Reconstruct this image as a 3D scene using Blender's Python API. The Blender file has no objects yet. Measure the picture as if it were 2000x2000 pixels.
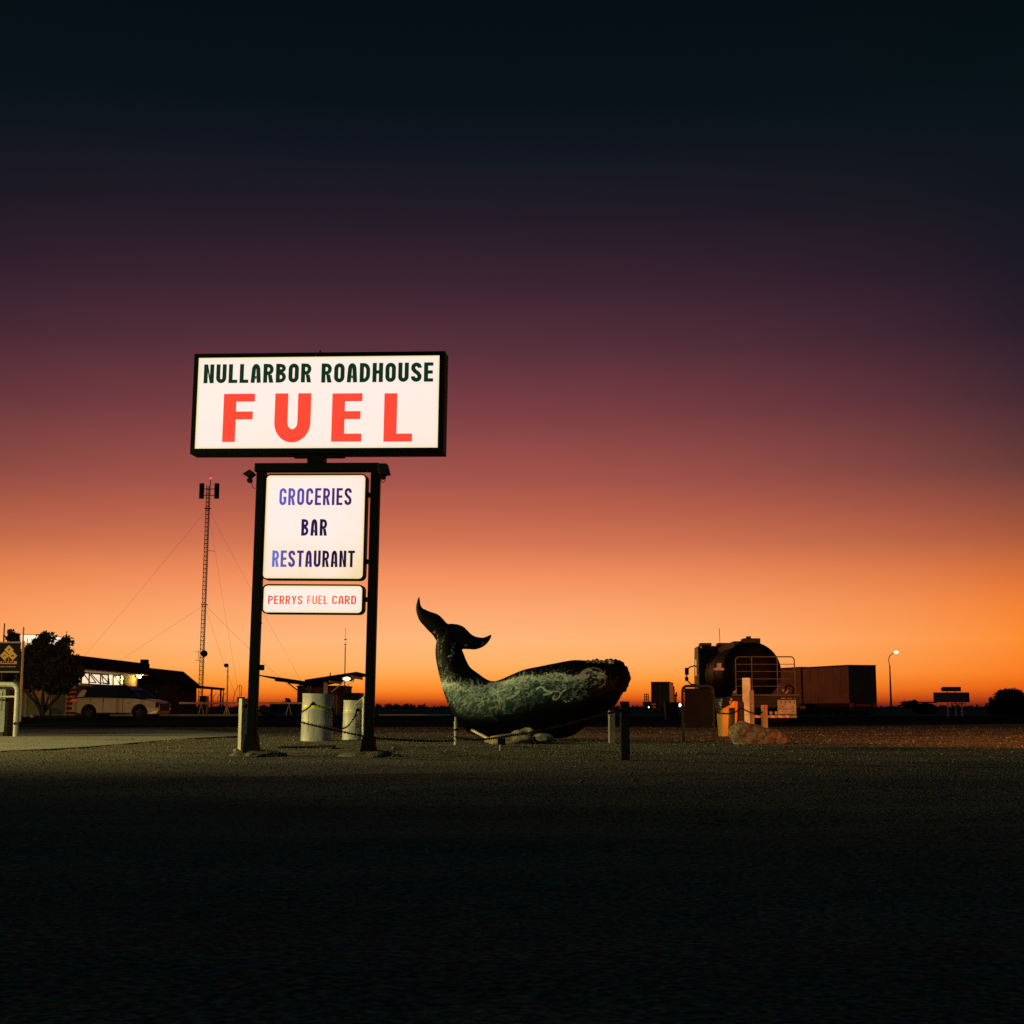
import bpy, bmesh, math, random
import numpy as np
from mathutils import Vector, Matrix, Euler
random.seed(7); RNG = np.random.default_rng(7)
R = math.radians; PI = math.pi
sc = bpy.context.scene
C = sc.collection

# ------------------------------------------------------------------ camera
F = 2700.0                       # focal length in photo pixels (photo 2000 wide)
PITCH = math.atan(381.0 / F)
CAMH = 0.64
cam_d = bpy.data.cameras.new('camera'); cam = bpy.data.objects.new('camera', cam_d); C.objects.link(cam)
cam.location = (0, 0, CAMH); cam.rotation_euler = (R(90) + PITCH, 0, 0)
cam_d.sensor_width = 36; cam_d.lens = F / 2000 * 36; cam_d.clip_start = 0.05; cam_d.clip_end = 20000
sc.camera = cam
CP, SP = math.cos(PITCH), math.sin(PITCH)

def ray(px, py):
    xc = (px - 1000) / F; yc = (1000 - py) / F
    return Vector((xc, CP - yc * SP, SP + yc * CP))
def P(px, py, Y):                # the place seen at a pixel, at distance Y along the ground
    d = ray(px, py); t = Y / d.y
    return Vector((d.x * t, Y, CAMH + d.z * t))
def G(px, py):                   # ground point
    d = ray(px, py); t = -CAMH / d.z
    return Vector((d.x * t, d.y * t, 0))
def X(px, Y): return P(px, 1381, Y).x
def Z(py, Y): return P(1000, py, Y).z

# ------------------------------------------------------------------ world: afterglow sky
def lin(c):
    return tuple(((v / 255) / 12.92 if v / 255 <= 0.04045 else ((v / 255 + 0.055) / 1.055) ** 2.4) for v in c)
world = bpy.data.worlds.new('World'); sc.world = world; world.use_nodes = True
wn, wl = world.node_tree.nodes, world.node_tree.links
wn.clear()
def wnode(t, **k):
    n = wn.new(t)
    for a, b in k.items(): setattr(n, a, b)
    return n
tc = wnode('ShaderNodeTexCoord'); sep = wnode('ShaderNodeSeparateXYZ')
nrm = wnode('ShaderNodeVectorMath', operation='NORMALIZE')
wl.new(tc.outputs['Generated'], nrm.inputs[0]); wl.new(nrm.outputs[0], sep.inputs[0])
asn = wnode('ShaderNodeMath', operation='ARCSINE'); wl.new(sep.outputs['Z'], asn.inputs[0])
EL0, EL1 = -1.0, 31.0
mr = wnode('ShaderNodeMapRange'); mr.inputs[1].default_value = R(EL0); mr.inputs[2].default_value = R(EL1)
wl.new(asn.outputs[0], mr.inputs[0])
def ramp(stops):
    n = wnode('ShaderNodeValToRGB'); cr = n.color_ramp; cr.interpolation = 'LINEAR'
    pts = []
    for y, col in stops:
        el = math.degrees(PITCH + math.atan((1000 - y) / F)); pts.append(((el - EL0) / (EL1 - EL0), lin(col)))
    pts.sort()
    while len(cr.elements) > 1: cr.elements.remove(cr.elements[-1])
    for i, (p, c) in enumerate(pts):
        e = cr.elements[0] if i == 0 else cr.elements.new(max(0, min(1, p)))
        e.position = max(0, min(1, p)); e.color = (*c, 1)
    wl.new(mr.outputs[0], n.inputs[0]); return n
core = ramp([(-60, (5, 14, 20)), (205, (10, 18, 25)), (306, (18, 23, 33)), (433, (36, 28, 40)), (559, (60, 36, 49)), (685, (88, 49, 60)),
             (812, (126, 64, 68)), (938, (166, 85, 75)), (1000, (190, 99, 77)), (1064, (214, 119, 84)), (1127, (244, 146, 96)),
             (1190, (253, 168, 112)), (1254, (255, 184, 122)), (1300, (255, 178, 100)), (1330, (255, 158, 62)), (1350, (250, 132, 36)),
             (1364, (225, 98, 26)), (1374, (165, 55, 24)), (1382, (100, 32, 22))])
edge = ramp([(-60, (4, 13, 18)), (205, (6, 18, 23)), (433, (17, 22, 30)), (559, (28, 25, 37)), (685, (43, 30, 43)), (812, (70, 42, 51)),
             (938, (104, 60, 58)), (1000, (140, 74, 60)), (1064, (170, 88, 60)), (1127, (210, 109, 56)), (1190, (242, 128, 51)),
             (1254, (253, 140, 46)), (1317, (250, 124, 28)), (1345, (230, 95, 20)), (1364, (180, 62, 20)), (1376, (110, 38, 24)), (1384, (80, 28, 22))])
night = ramp([(-60, (12, 38, 48)), (205, (14, 42, 53)), (685, (22, 54, 66)), (1064, (34, 58, 70)), (1300, (38, 56, 68)), (1384, (24, 42, 52))])
GLOW = math.atan(-180 / F)
hx = wnode('ShaderNodeCombineXYZ'); wl.new(sep.outputs['X'], hx.inputs[0]); wl.new(sep.outputs['Y'], hx.inputs[1])
hn = wnode('ShaderNodeVectorMath', operation='NORMALIZE'); wl.new(hx.outputs[0], hn.inputs[0])
dt = wnode('ShaderNodeVectorMath', operation='DOT_PRODUCT'); wl.new(hn.outputs[0], dt.inputs[0])
dt.inputs[1].default_value = (math.sin(GLOW), math.cos(GLOW), 0)
f1 = wnode('ShaderNodeMapRange'); f1.inputs[1].default_value = 1.0; f1.inputs[2].default_value = 1 - 0.09; wl.new(dt.outputs['Value'], f1.inputs[0])
f2 = wnode('ShaderNodeMapRange', interpolation_type='SMOOTHSTEP'); f2.inputs[1].default_value = 0.90; f2.inputs[2].default_value = -0.35; wl.new(dt.outputs['Value'], f2.inputs[0])
m1 = wnode('ShaderNodeMix', data_type='RGBA'); wl.new(f1.outputs[0], m1.inputs[0]); wl.new(core.outputs[0], m1.inputs[6]); wl.new(edge.outputs[0], m1.inputs[7])
m2 = wnode('ShaderNodeMix', data_type='RGBA'); wl.new(f2.outputs[0], m2.inputs[0]); wl.new(m1.outputs[2], m2.inputs[6]); wl.new(night.outputs[0], m2.inputs[7])
bg = wnode('ShaderNodeBackground'); wl.new(m2.outputs[2], bg.inputs[0]); bg.inputs[1].default_value = 1.0
wo = wnode('ShaderNodeOutputWorld'); wl.new(bg.outputs[0], wo.inputs[0])

# ------------------------------------------------------------------ lamps of the place (roadhouse floods, yard sodium light) + exposure
def spot(name, loc, aim, watts, col, angle, blend, size):
    d = bpy.data.lights.new(name, 'SPOT'); d.energy = watts; d.color = col; d.spot_size = R(angle); d.spot_blend = blend; d.shadow_soft_size = size
    o = bpy.data.objects.new(name, d); C.objects.link(o); o.location = loc
    o.rotation_euler = (Vector(aim) - Vector(loc)).to_track_quat('-Z', 'Y').to_euler(); return o
spot('forecourt_floodlight', (-25, 27, 4.8), (-5, 24.0, 0.0), 15000, (1.0, 0.76, 0.26), 66, 1.0, 0.25)
spot('driveway_floodlight', (-20, 12, 6.0), (-4.5, 25.5, 1.0), 9500, (1.0, 0.82, 0.33), 78, 1.0, 0.4)
spot('canopy_floodlight', (-30, 20, 5.5), (-18, 78, 2.4), 12500, (1.0, 0.82, 0.33), 50, 0.7, 0.5)
spot('yard_sodium_lamp', (20, 8, 2.3), (10.6, 36.5, 0.7), 46000, (1.0, 0.22, 0.022), 58, 0.75, 0.2)
sc.view_settings.view_transform = 'Standard'; sc.view_settings.look = 'None'
sc.view_settings.exposure = 0; sc.view_settings.gamma = 1
sc.cycles.use_denoising = False; sc.cycles.sample_clamp_indirect = 2.0
sc.cycles.max_bounces = 5

# ------------------------------------------------------------------ materials
def mat(name, col, rough=0.6, metal=0.0, var=0.25, scale=6.0, bump=0.0, bscale=60.0, emit=None, strength=1.0, coat=0.0, col2=None, spec=0.5, stretch=(1, 1, 1)):
    m = bpy.data.materials.new(name); m.use_nodes = True
    n, l = m.node_tree.nodes, m.node_tree.links
    b = n['Principled BSDF']; b.inputs['Roughness'].default_value = rough; b.inputs['Metallic'].default_value = metal
    b.inputs['Coat Weight'].default_value = coat; b.inputs['Specular IOR Level'].default_value = spec
    t = n.new('ShaderNodeTexCoord'); mp = n.new('ShaderNodeMapping'); mp.inputs['Scale'].default_value = stretch
    l.new(t.outputs['Object'], mp.inputs[0])
    nz = n.new('ShaderNodeTexNoise'); nz.inputs['Scale'].default_value = scale; nz.inputs['Detail'].default_value = 6
    l.new(mp.outputs[0], nz.inputs['Vector'])
    cr = n.new('ShaderNodeValToRGB'); cr.color_ramp.elements[0].position = 0.32; cr.color_ramp.elements[1].position = 0.68
    c1 = [max(0, c * (1 - var)) for c in col]; c2 = col2 if col2 else [min(1, c * (1 + var)) for c in col]
    cr.color_ramp.elements[0].color = (*c1, 1); cr.color_ramp.elements[1].color = (*c2, 1)
    l.new(nz.outputs['Fac'], cr.inputs[0]); l.new(cr.outputs[0], b.inputs['Base Color'])
    if bump:
        nb = n.new('ShaderNodeTexNoise'); nb.inputs['Scale'].default_value = bscale; nb.inputs['Detail'].default_value = 5
        l.new(mp.outputs[0], nb.inputs['Vector'])
        bp = n.new('ShaderNodeBump'); bp.inputs['Strength'].default_value = min(1, bump); bp.inputs['Distance'].default_value = 0.02
        l.new(nb.outputs['Fac'], bp.inputs['Height']); l.new(bp.outputs[0], b.inputs['Normal'])
    if emit:
        b.inputs['Emission Color'].default_value = (*emit, 1); b.inputs['Emission Strength'].default_value = strength
    return m
def attr_mat(name, attr, rough=0.4, emit=0.0, coat=0.0, bump=0.0):
    m = bpy.data.materials.new(name); m.use_nodes = True
    n, l = m.node_tree.nodes, m.node_tree.links
    b = n['Principled BSDF']; a = n.new('ShaderNodeAttribute'); a.attribute_name = attr
    b.inputs['Roughness'].default_value = rough; b.inputs['Coat Weight'].default_value = coat; b.inputs['Specular IOR Level'].default_value = 0.11
    if emit:
        b.inputs['Base Color'].default_value = (0.01, 0.01, 0.01, 1)
        l.new(a.outputs['Color'], b.inputs['Emission Color']); b.inputs['Emission Strength'].default_value = emit
        b.inputs['Specular IOR Level'].default_value = 0.1
    else:
        t = n.new('ShaderNodeTexCoord'); nz = n.new('ShaderNodeTexNoise'); nz.inputs['Scale'].default_value = 30; nz.inputs['Detail'].default_value = 5
        l.new(t.outputs['Object'], nz.inputs['Vector'])
        r = n.new('ShaderNodeMapRange'); r.inputs[1].default_value = .3; r.inputs[2].default_value = .7; r.inputs[3].default_value = .6; r.inputs[4].default_value = 1.25
        l.new(nz.outputs['Fac'], r.inputs[0])
        mx = n.new('ShaderNodeMix'); mx.data_type = 'RGBA'; mx.blend_type = 'MULTIPLY'; mx.inputs[0].default_value = 1
        l.new(a.outputs['Color'], mx.inputs[6]); l.new(r.outputs[0], mx.inputs[7]); l.new(mx.outputs[2], b.inputs['Base Color'])
        if bump:
            bp = n.new('ShaderNodeBump'); bp.inputs['Strength'].default_value = bump; bp.inputs['Distance'].default_value = 0.01
            l.new(nz.outputs['Fac'], bp.inputs['Height']); l.new(bp.outputs[0], b.inputs['Normal'])
    return m
M = dict(
    black_steel=mat('black_steel', (0.0022, 0.004, 0.0038), 0.55, 0, 0.4, 5, 0.15, 40, spec=0.1),
    black=mat('black_paint', (0.006, 0.007, 0.007), 0.55, 0, 0.3, 8, spec=0.2),
    dark=mat('dark_grey_metal', (0.03, 0.03, 0.032), 0.5, 0.3, 0.4, 4),
    rubber=mat('tyre_rubber', (0.008, 0.008, 0.008), 0.9, 0, 0.3, 9, spec=0.1),
    galv=mat('galvanised_steel', (0.33, 0.33, 0.32), 0.45, 0.7, 0.3, 12),
    pale_pipe=mat('pale_painted_pipe', (0.52, 0.55, 0.46), 0.45, 0, 0.18, 7, 0.1, 50),
    pale_cab=mat('pale_green_cabinet', (0.42, 0.48, 0.40), 0.5, 0, 0.2, 5),
    white_post=mat('white_weathered_post', (0.46, 0.44, 0.36), 0.7, 0, 0.3, 11, 0.3, 60, stretch=(1, 1, 0.25)),
    grey_post=mat('grey_weathered_post', (0.22, 0.21, 0.19), 0.8, 0, 0.35, 11, 0.4, 60, stretch=(1, 1, 0.25)),
    dark_post=mat('dark_timber_post', (0.014, 0.014, 0.013), 0.85, 0, 0.4, 11, 0.4, 60, stretch=(1, 1, 0.25)),
    chain=mat('rusty_black_chain', (0.006, 0.005, 0.004), 0.9, 0.0, 0.5, 30, spec=0.03),
    drum=mat('white_drum_paint', (0.46, 0.47, 0.41), 0.55, 0, 0.35, 5, 0.12, 25, stretch=(1, 1, 0.3)),
    tape=mat('yellow_reflective_tape', (0.62, 0.66, 0.04), 0.35, 0, 0.2, 20),
    rust=mat('rust_stain', (0.13, 0.075, 0.035), 0.85, 0, 0.5, 14, stretch=(1, 1, 0.2)),
    red=mat('red_reflector', (0.45, 0.02, 0.015), 0.2, 0, 0.2, 20, coat=0.6),
    red_lit=mat('red_lamp', (0.4, 0.02, 0.02), 0.3, 0, 0.1, 9, emit=(1, 0.06, 0.04), strength=2.2),
    tail=mat('tail_lamp', (0.4, 0.03, 0.02), 0.3, 0, 0.1, 9, emit=(1, 0.08, 0.03), strength=0.22),
    stone=mat('pale_limestone', (0.26, 0.23, 0.15), 0.95, 0, 0.5, 6, 0.8, 22),
    rock=mat('conglomerate_rock', (0.20, 0.155, 0.11), 0.95, 0, 0.5, 14, 1.0, 34, col2=(0.34, 0.27, 0.18), spec=0.0),
    yellow=mat('yellow_bin', (0.55, 0.33, 0.05), 0.5, 0, 0.3, 5, stretch=(6, 6, 0.25)),
    liner=mat('black_bin_liner', (0.012, 0.012, 0.014), 0.28, 0, 0.3, 9, 0.5, 18),
    car=mat('pearl_white_car_paint', (0.36, 0.34, 0.25), 0.4, 0.0, 0.10, 3, coat=0.15, spec=0.3),
    glass=mat('dark_tinted_glass', (0.008, 0.01, 0.012), 0.06, 0, 0.2, 4),
    chrome=mat('bright_metal', (0.6, 0.6, 0.6), 0.2, 1.0, 0.1, 4),
    lamp_white=mat('lit_white_lamp', (0.8, 0.8, 0.7), 0.4, 0, 0.05, 4, emit=(1, 0.9, 0.68), strength=5.0),
    lamp_warm=mat('lit_warm_lamp', (0.8, 0.7, 0.4), 0.4, 0, 0.05, 4, emit=(1, 0.72, 0.32), strength=7.0),
    window_lit=mat('lit_window_pane', (0.5, 0.5, 0.5), 0.3, 0, 0.12, 1.2, emit=(1, 0.80, 0.54), strength=0.92),
    window_dim=mat('lit_open_sash_pane', (0.4, 0.36, 0.2), 0.3, 0, 0.2, 2, emit=(0.62, 0.52, 0.24), strength=0.55),
    render=mat('cream_rendered_wall', (0.50, 0.38, 0.15), 0.85, 0, 0.2, 2, 0.2, 30),
    brick=mat('red_brick', (0.11, 0.05, 0.03), 0.85, 0, 0.4, 3, 0.3, 40),
    brick_pale=mat('cream_brick', (0.55, 0.42, 0.22), 0.85, 0, 0.3, 3, 0.3, 40),
    roofing=mat('dark_metal_roof', (0.010, 0.011, 0.011), 0.9, 0.0, 0.35, 2, spec=0.04),
    wood_dark=mat('dark_timber', (0.016, 0.013, 0.011), 0.9, 0, 0.4, 5),
    green_door=mat('dark_green_door', (0.09, 0.12, 0.06), 0.6, 0, 0.2, 3),
    cream=mat('cream_frame_paint', (0.55, 0.5, 0.34), 0.55, 0, 0.15, 5),
    bark=mat('tree_bark', (0.07, 0.05, 0.035), 0.9, 0, 0.4, 9, 0.6, 30, stretch=(1, 1, 0.3)),
    leaf=mat('dark_leaves', (0.022, 0.034, 0.014), 0.7, 0, 0.6, 2.5, spec=0.2),
    scrub=mat('dry_scrub_leaves', (0.05, 0.045, 0.025), 0.8, 0, 0.5, 1.5),
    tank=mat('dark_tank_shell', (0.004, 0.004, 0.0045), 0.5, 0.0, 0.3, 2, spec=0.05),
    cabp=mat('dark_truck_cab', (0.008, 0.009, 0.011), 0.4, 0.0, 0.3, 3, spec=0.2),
    alu=mat('dull_aluminium', (0.42, 0.40, 0.37), 0.6, 0.1, 0.25, 6, spec=0.3),
    guard=mat('weathered_guard_rail', (0.16, 0.14, 0.12), 0.7, 0.2, 0.3, 6),
    window_frame=mat('brown_window_frame', (0.16, 0.11, 0.045), 0.7, 0, 0.2, 5),
    plank=mat('white_marker_post_paint', (0.62, 0.56, 0.45), 0.6, 0, 0.22, 9),
    curtain=mat('trailer_curtain', (0.20, 0.09, 0.07), 0.36, 0.3, 0.3, 0.6),
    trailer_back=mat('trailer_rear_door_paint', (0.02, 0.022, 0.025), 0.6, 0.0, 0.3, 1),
    board=mat('black_sign_board', (0.005, 0.006, 0.007), 0.55, 0, 0.2, 5, spec=0.15),
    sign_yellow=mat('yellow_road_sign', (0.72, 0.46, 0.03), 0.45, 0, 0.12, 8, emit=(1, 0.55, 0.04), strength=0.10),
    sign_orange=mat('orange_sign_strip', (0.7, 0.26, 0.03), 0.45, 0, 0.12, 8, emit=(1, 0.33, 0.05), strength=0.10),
    sign_back=mat('grey_sign_back', (0.05, 0.05, 0.05), 0.5, 0.4, 0.2, 5),
    wire=mat('steel_wire', (0.05, 0.04, 0.035), 0.6, 0.5, 0.2, 5),
    rail=mat('white_rail_paint', (0.62, 0.55, 0.42), 0.6, 0, 0.2, 6),
    asphalt=mat('asphalt', (0.036, 0.040, 0.041), 0.9, 0, 0.35, 0.8, 0.3, 40, spec=0.0),
    concrete=mat('worn_concrete', (0.235, 0.245, 0.185), 0.9, 0, 0.3, 1.2, 0.35, 30, stretch=(0.5, 1.6, 1)),
)

# ------------------------------------------------------------------ mesh builder
class MB:
    def __init__(s): s.v = []; s.f = []
    def add(s, vs, fs):
        o = len(s.v); s.v += [tuple(v) for v in vs]; s.f += [tuple(i + o for i in f) for f in fs]; return s
    def box(s, c, size, rot=None):
        hx, hy, hz = size[0] / 2, size[1] / 2, size[2] / 2
        vs = [Vector((a * hx, b * hy, d * hz)) for a in (-1, 1) for b in (-1, 1) for d in (-1, 1)]
        m = rot.to_matrix() if isinstance(rot, Euler) else rot
        vs = [(m @ v if m else v) + Vector(c) for v in vs]
        return s.add(vs, [(0, 1, 3, 2), (4, 6, 7, 5), (0, 4, 5, 1), (2, 3, 7, 6), (0, 2, 6, 4), (1, 5, 7, 3)])
    def bx(s, x0, x1, y0, y1, z0, z1): return s.box(((x0 + x1) / 2, (y0 + y1) / 2, (z0 + z1) / 2), (x1 - x0, y1 - y0, z1 - z0))
    def bar(s, a, b, w, d=None):
        a, b = Vector(a), Vector(b); d = d or w; t = (b - a); L = t.length; t.normalize()
        up = Vector((0, 1, 0)) if abs(t.y) < 0.9 else Vector((1, 0, 0))
        sx = t.cross(up).normalized(); sy = sx.cross(t).normalized()
        return s.box((a + b) / 2, (w, d, L), Matrix((sx, sy, t)).transposed())
    def tube(s, path, r, n=8, caps=True):
        path = [Vector(p) for p in path]; N = len(path)
        rr = r if isinstance(r, (list, tuple)) else [r] * N
        t0 = (path[1] - path[0]).normalized(); u = t0.orthogonal().normalized(); vs = []
        for i, p in enumerate(path):
            t = (path[min(i + 1, N - 1)] - path[max(i - 1, 0)]).normalized()
            u = (u - t * u.dot(t)).normalized(); w = t.cross(u)
            for k in range(n):
                a = 2 * PI * k / n; vs.append(p + (u * math.cos(a) + w * math.sin(a)) * rr[i])
        fs = [(i * n + k, i * n + (k + 1) % n, (i + 1) * n + (k + 1) % n, (i + 1) * n + k) for i in range(N - 1) for k in range(n)]
        if caps: fs += [tuple(range(n))[::-1], tuple((N - 1) * n + k for k in range(n))]
        return s.add(vs, fs)
    def lathe(s, prof, c=(0, 0, 0), n=24, axis='z', caps=True):
        vs = []
        for r, h in prof:
            for k in range(n):
                a = 2 * PI * k / n; x, y = r * math.cos(a), r * math.sin(a)
                q = (x, y, h) if axis == 'z' else ((x, h, y) if axis == 'y' else (h, x, y)); vs.append((q[0] + c[0], q[1] + c[1], q[2] + c[2]))
        N = len(prof)
        fs = [(i * n + k, i * n + (k + 1) % n, (i + 1) * n + (k + 1) % n, (i + 1) * n + k) for i in range(N - 1) for k in range(n)]
        if caps: fs += [tuple(range(n))[::-1], tuple((N - 1) * n + k for k in range(n))]
        return s.add(vs, fs)
    def prism(s, poly, a, b, axis='y'):       # polygon (u, w) extruded along an axis from a to b
        def q(u, w, t): return (u, t, w) if axis == 'y' else ((t, u, w) if axis == 'x' else (u, w, t))
        n = len(poly); vs = [q(u, w, a) for u, w in poly] + [q(u, w, b) for u, w in poly]
        return s.add(vs, [tuple(range(n)), tuple(range(n, 2 * n))[::-1]] + [(i, n + i, n + (i + 1) % n, (i + 1) % n) for i in range(n)])
    def ball(s, c, r, n=10, m=6, sc_=(1, 1, 1)):
        prof = [(math.sin(PI * i / m), -math.cos(PI * i / m)) for i in range(m + 1)]
        prof[0] = (0.02, -1); prof[-1] = (0.02, 1); vs = []
        o = MB().lathe(prof, n=n); vs = [(v[0] * r * sc_[0] + c[0], v[1] * r * sc_[1] + c[1], v[2] * r * sc_[2] + c[2]) for v in o.v]
        return s.add(vs, o.f)
    def build(s, name, m, parent=None, smooth=False, bevel=0, recalc=True):
        me = bpy.data.meshes.new(name); me.from_pydata(s.v, [], s.f)
        if recalc:
            bm = bmesh.new(); bm.from_mesh(me); bmesh.ops.recalc_face_normals(bm, faces=bm.faces); bm.to_mesh(me); bm.free()
        me.materials.append(M[m] if isinstance(m, str) else m)
        o = bpy.data.objects.new(name, me); C.objects.link(o)
        if parent: o.parent = parent
        if smooth:
            for p in me.polygons: p.use_smooth = True
            if smooth != 'all':
                me.set_sharp_from_angle(angle=R(40))
        if bevel:
            b = o.modifiers.new('bevel', 'BEVEL'); b.width = bevel; b.segments = 2; b.limit_method = 'ANGLE'; b.angle_limit = R(40)
        return o
def tag(o, label=None, cat=None, group=None, kind=None):
    if label: o['label'] = label
    if cat: o['category'] = cat
    if group: o['group'] = group
    if kind: o['kind'] = kind
    return o
def T(name, label, cat, loc=(0, 0, 0), rotz=0, group=None):
    o = bpy.data.objects.new(name, None); C.objects.link(o); o.location = loc; o.rotation_euler = (0, 0, rotz); o.empty_display_size = 0.2
    return tag(o, label, cat, group)
def arc(cx, cy, r, a0, a1, n=8): return [(cx + r * math.cos(R(a0 + (a1 - a0) * i / n)), cy + r * math.sin(R(a0 + (a1 - a0) * i / n))) for i in range(n + 1)]
def rrect(x0, x1, z0, z1, r, n=6):
    return arc(x1 - r, z0 + r, r, -90, 0, n) + arc(x1 - r, z1 - r, r, 0, 90, n) + arc(x0 + r, z1 - r, r, 90, 180, n) + arc(x0 + r, z0 + r, r, 180, 270, n)
def catmull(pts, per=8):
    pts = [Vector(p) for p in pts]; out = []
    q = [pts[0] * 2 - pts[1]] + pts + [pts[-1] * 2 - pts[-2]]
    for i in range(1, len(q) - 2):
        for k in range(per):
            t = k / per; a, b, c, d = q[i - 1], q[i], q[i + 1], q[i + 2]
            out.append(0.5 * ((2 * b) + (c - a) * t + (2 * a - 5 * b + 4 * c - d) * t * t + (3 * b - a - 3 * c + d) * t ** 3))
    return out + [pts[-1]]

# ------------------------------------------------------------------ noise (for relief)
def vnoise(x, y, seed):
    r = np.random.default_rng(seed).random((256, 256))
    xi, yi = np.floor(x).astype(int), np.floor(y).astype(int); fx, fy = x - xi, y - yi
    fx = fx * fx * (3 - 2 * fx); fy = fy * fy * (3 - 2 * fy)
    g = lambda a, b: r[a % 256, b % 256]
    return (g(xi, yi) * (1 - fx) + g(xi + 1, yi) * fx) * (1 - fy) + (g(xi, yi + 1) * (1 - fx) + g(xi + 1, yi + 1) * fx) * fy

# ================================================================== SETTING
def ground_height(x, y):
    h = 0.035 * (vnoise(x * 0.35, y * 0.9, 1) - 0.5) + 0.022 * (vnoise(x * 0.8 + 5, y * 2.2, 2) - 0.5) + 0.010 * (vnoise(x * 3, y * 5, 3) - 0.5) + 0.004 * (vnoise(x * 11, y * 11, 4) - 0.5)
    for yc, sl_, d_, w_ in ((11.4, .05, .020, .30), (9.3, -.03, .012, .22), (13.6, .03, .022, .32), (16.2, -.02, .016, .25)):
        h = h - d_ * np.exp(-((y - yc - sl_ * x - (.5 * np.sin(x * .35 + yc) + .8 * vnoise(x * .5 + yc, y * 0 + yc, 14))) / w_) ** 2) * 1.6 * np.clip(vnoise(x * .35 + yc, y * 0, 12) - .25, 0, 1)
    w = np.clip((y - 1) / 3, 0, 1) * np.clip((44 - y) / 10, 0, 1) * np.clip((15 - np.abs(x)) / 5, 0, 1)
    return h * w
def make_ground():
    ys = np.concatenate([np.linspace(-12, 3, 12), np.linspace(3.1, 12, 190), np.linspace(12.07, 26, 200), np.linspace(26.2, 46, 70)])
    xs = np.concatenate([np.linspace(-16, -8.2, 60), np.linspace(-8, 8, 380), np.linspace(8.2, 16, 60)])
    gx_, gy_ = np.meshgrid(xs, ys); gz = ground_height(gx_, gy_)
    ny, nx = gx_.shape
    v = np.stack([gx_.ravel(), gy_.ravel(), gz.ravel()], 1)
    idx = np.arange(ny * nx).reshape(ny, nx)
    f = np.stack([idx[:-1, :-1].ravel(), idx[:-1, 1:].ravel(), idx[1:, 1:].ravel(), idx[1:, :-1].ravel()], 1)
    big = 9000; o = len(v)
    v = np.vstack([v, [(-big, -big, 0), (big, -big, 0), (big, big, 0), (-big, big, 0)]])
    fl = f.tolist(); k0, k1, k2, k3 = int(idx[0, 0]), int(idx[0, -1]), int(idx[-1, -1]), int(idx[-1, 0])
    low = [int(i) for i in idx[0, :]]; rt = [int(i) for i in idx[:, -1]]; top = [int(i) for i in idx[-1, ::-1]]; lf = [int(i) for i in idx[::-1, 0]]
    fl += [[o, o + 1] + low[::-1], [o + 1, o + 2] + rt[::-1], [o + 2, o + 3] + top[::-1], [o + 3, o] + lf[::-1]]
    me = bpy.data.meshes.new('ground'); me.from_pydata(v.tolist(), [], fl)
    for p in me.polygons: p.use_smooth = True
    m = bpy.data.materials.new('gravel_ground'); m.use_nodes = True
    n, l = m.node_tree.nodes, m.node_tree.links; b = n['Principled BSDF']; b.inputs['Roughness'].default_value = 0.9; b.inputs['Specular IOR Level'].default_value = 0.0
    t = n.new('ShaderNodeTexCoord')
    def nz(s, d=6, stretch=(1, 1, 1)):
        mp = n.new('ShaderNodeMapping'); mp.inputs['Scale'].default_value = stretch; l.new(t.outputs['Object'], mp.inputs[0])
        q = n.new('ShaderNodeTexNoise'); q.inputs['Scale'].default_value = s; q.inputs['Detail'].default_value = d; l.new(mp.outputs[0], q.inputs['Vector']); return q
    big_, fine, vor = nz(0.5, 5, (0.5, 1.3, 1)), nz(45, 4), n.new('ShaderNodeTexVoronoi')
    vor.inputs['Scale'].default_value = 32; l.new(t.outputs['Object'], vor.inputs['Vector'])
    cr = n.new('ShaderNodeValToRGB'); e = cr.color_ramp.elements; e[0].position = .3; e[0].color = (0.14, 0.133, 0.10, 1); e[1].position = .7; e[1].color = (0.25, 0.236, 0.175, 1)
    l.new(big_.outputs['Fac'], cr.inputs[0])
    mr_ = n.new('ShaderNodeMapRange'); mr_.inputs[1].default_value = .35; mr_.inputs[2].default_value = .65; mr_.inputs[3].default_value = .45; mr_.inputs[4].default_value = 1.5
    l.new(fine.outputs['Fac'], mr_.inputs[0])
    mx = n.new('ShaderNodeMix'); mx.data_type = 'RGBA'; mx.blend_type = 'MULTIPLY'; mx.inputs[0].default_value = 1
    l.new(cr.outputs[0], mx.inputs[6]); l.new(mr_.outputs[0], mx.inputs[7])
    mx2 = n.new('ShaderNodeMix'); mx2.data_type = 'RGBA'; mx2.blend_type = 'MULTIPLY'; mx2.inputs[0].default_value = 0.45
    l.new(mx.outputs[2], mx2.inputs[6]); l.new(vor.outputs['Color'], mx2.inputs[7]); l.new(mx2.outputs[2], b.inputs['Base Color'])
    ad = n.new('ShaderNodeMath'); ad.operation = 'ADD'; l.new(fine.outputs['Fac'], ad.inputs[0]); l.new(vor.outputs['Distance'], ad.inputs[1])
    bp = n.new('ShaderNodeBump'); bp.inputs['Strength'].default_value = 0.5; bp.inputs['Distance'].default_value = 0.012
    l.new(ad.outputs[0], bp.inputs['Height']); l.new(bp.outputs[0], b.inputs['Normal'])
    me.materials.append(m); o_ = bpy.data.objects.new('ground', me); C.objects.link(o_); tag(o_, kind='structure'); return m
GRAVEL = make_ground()
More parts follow.
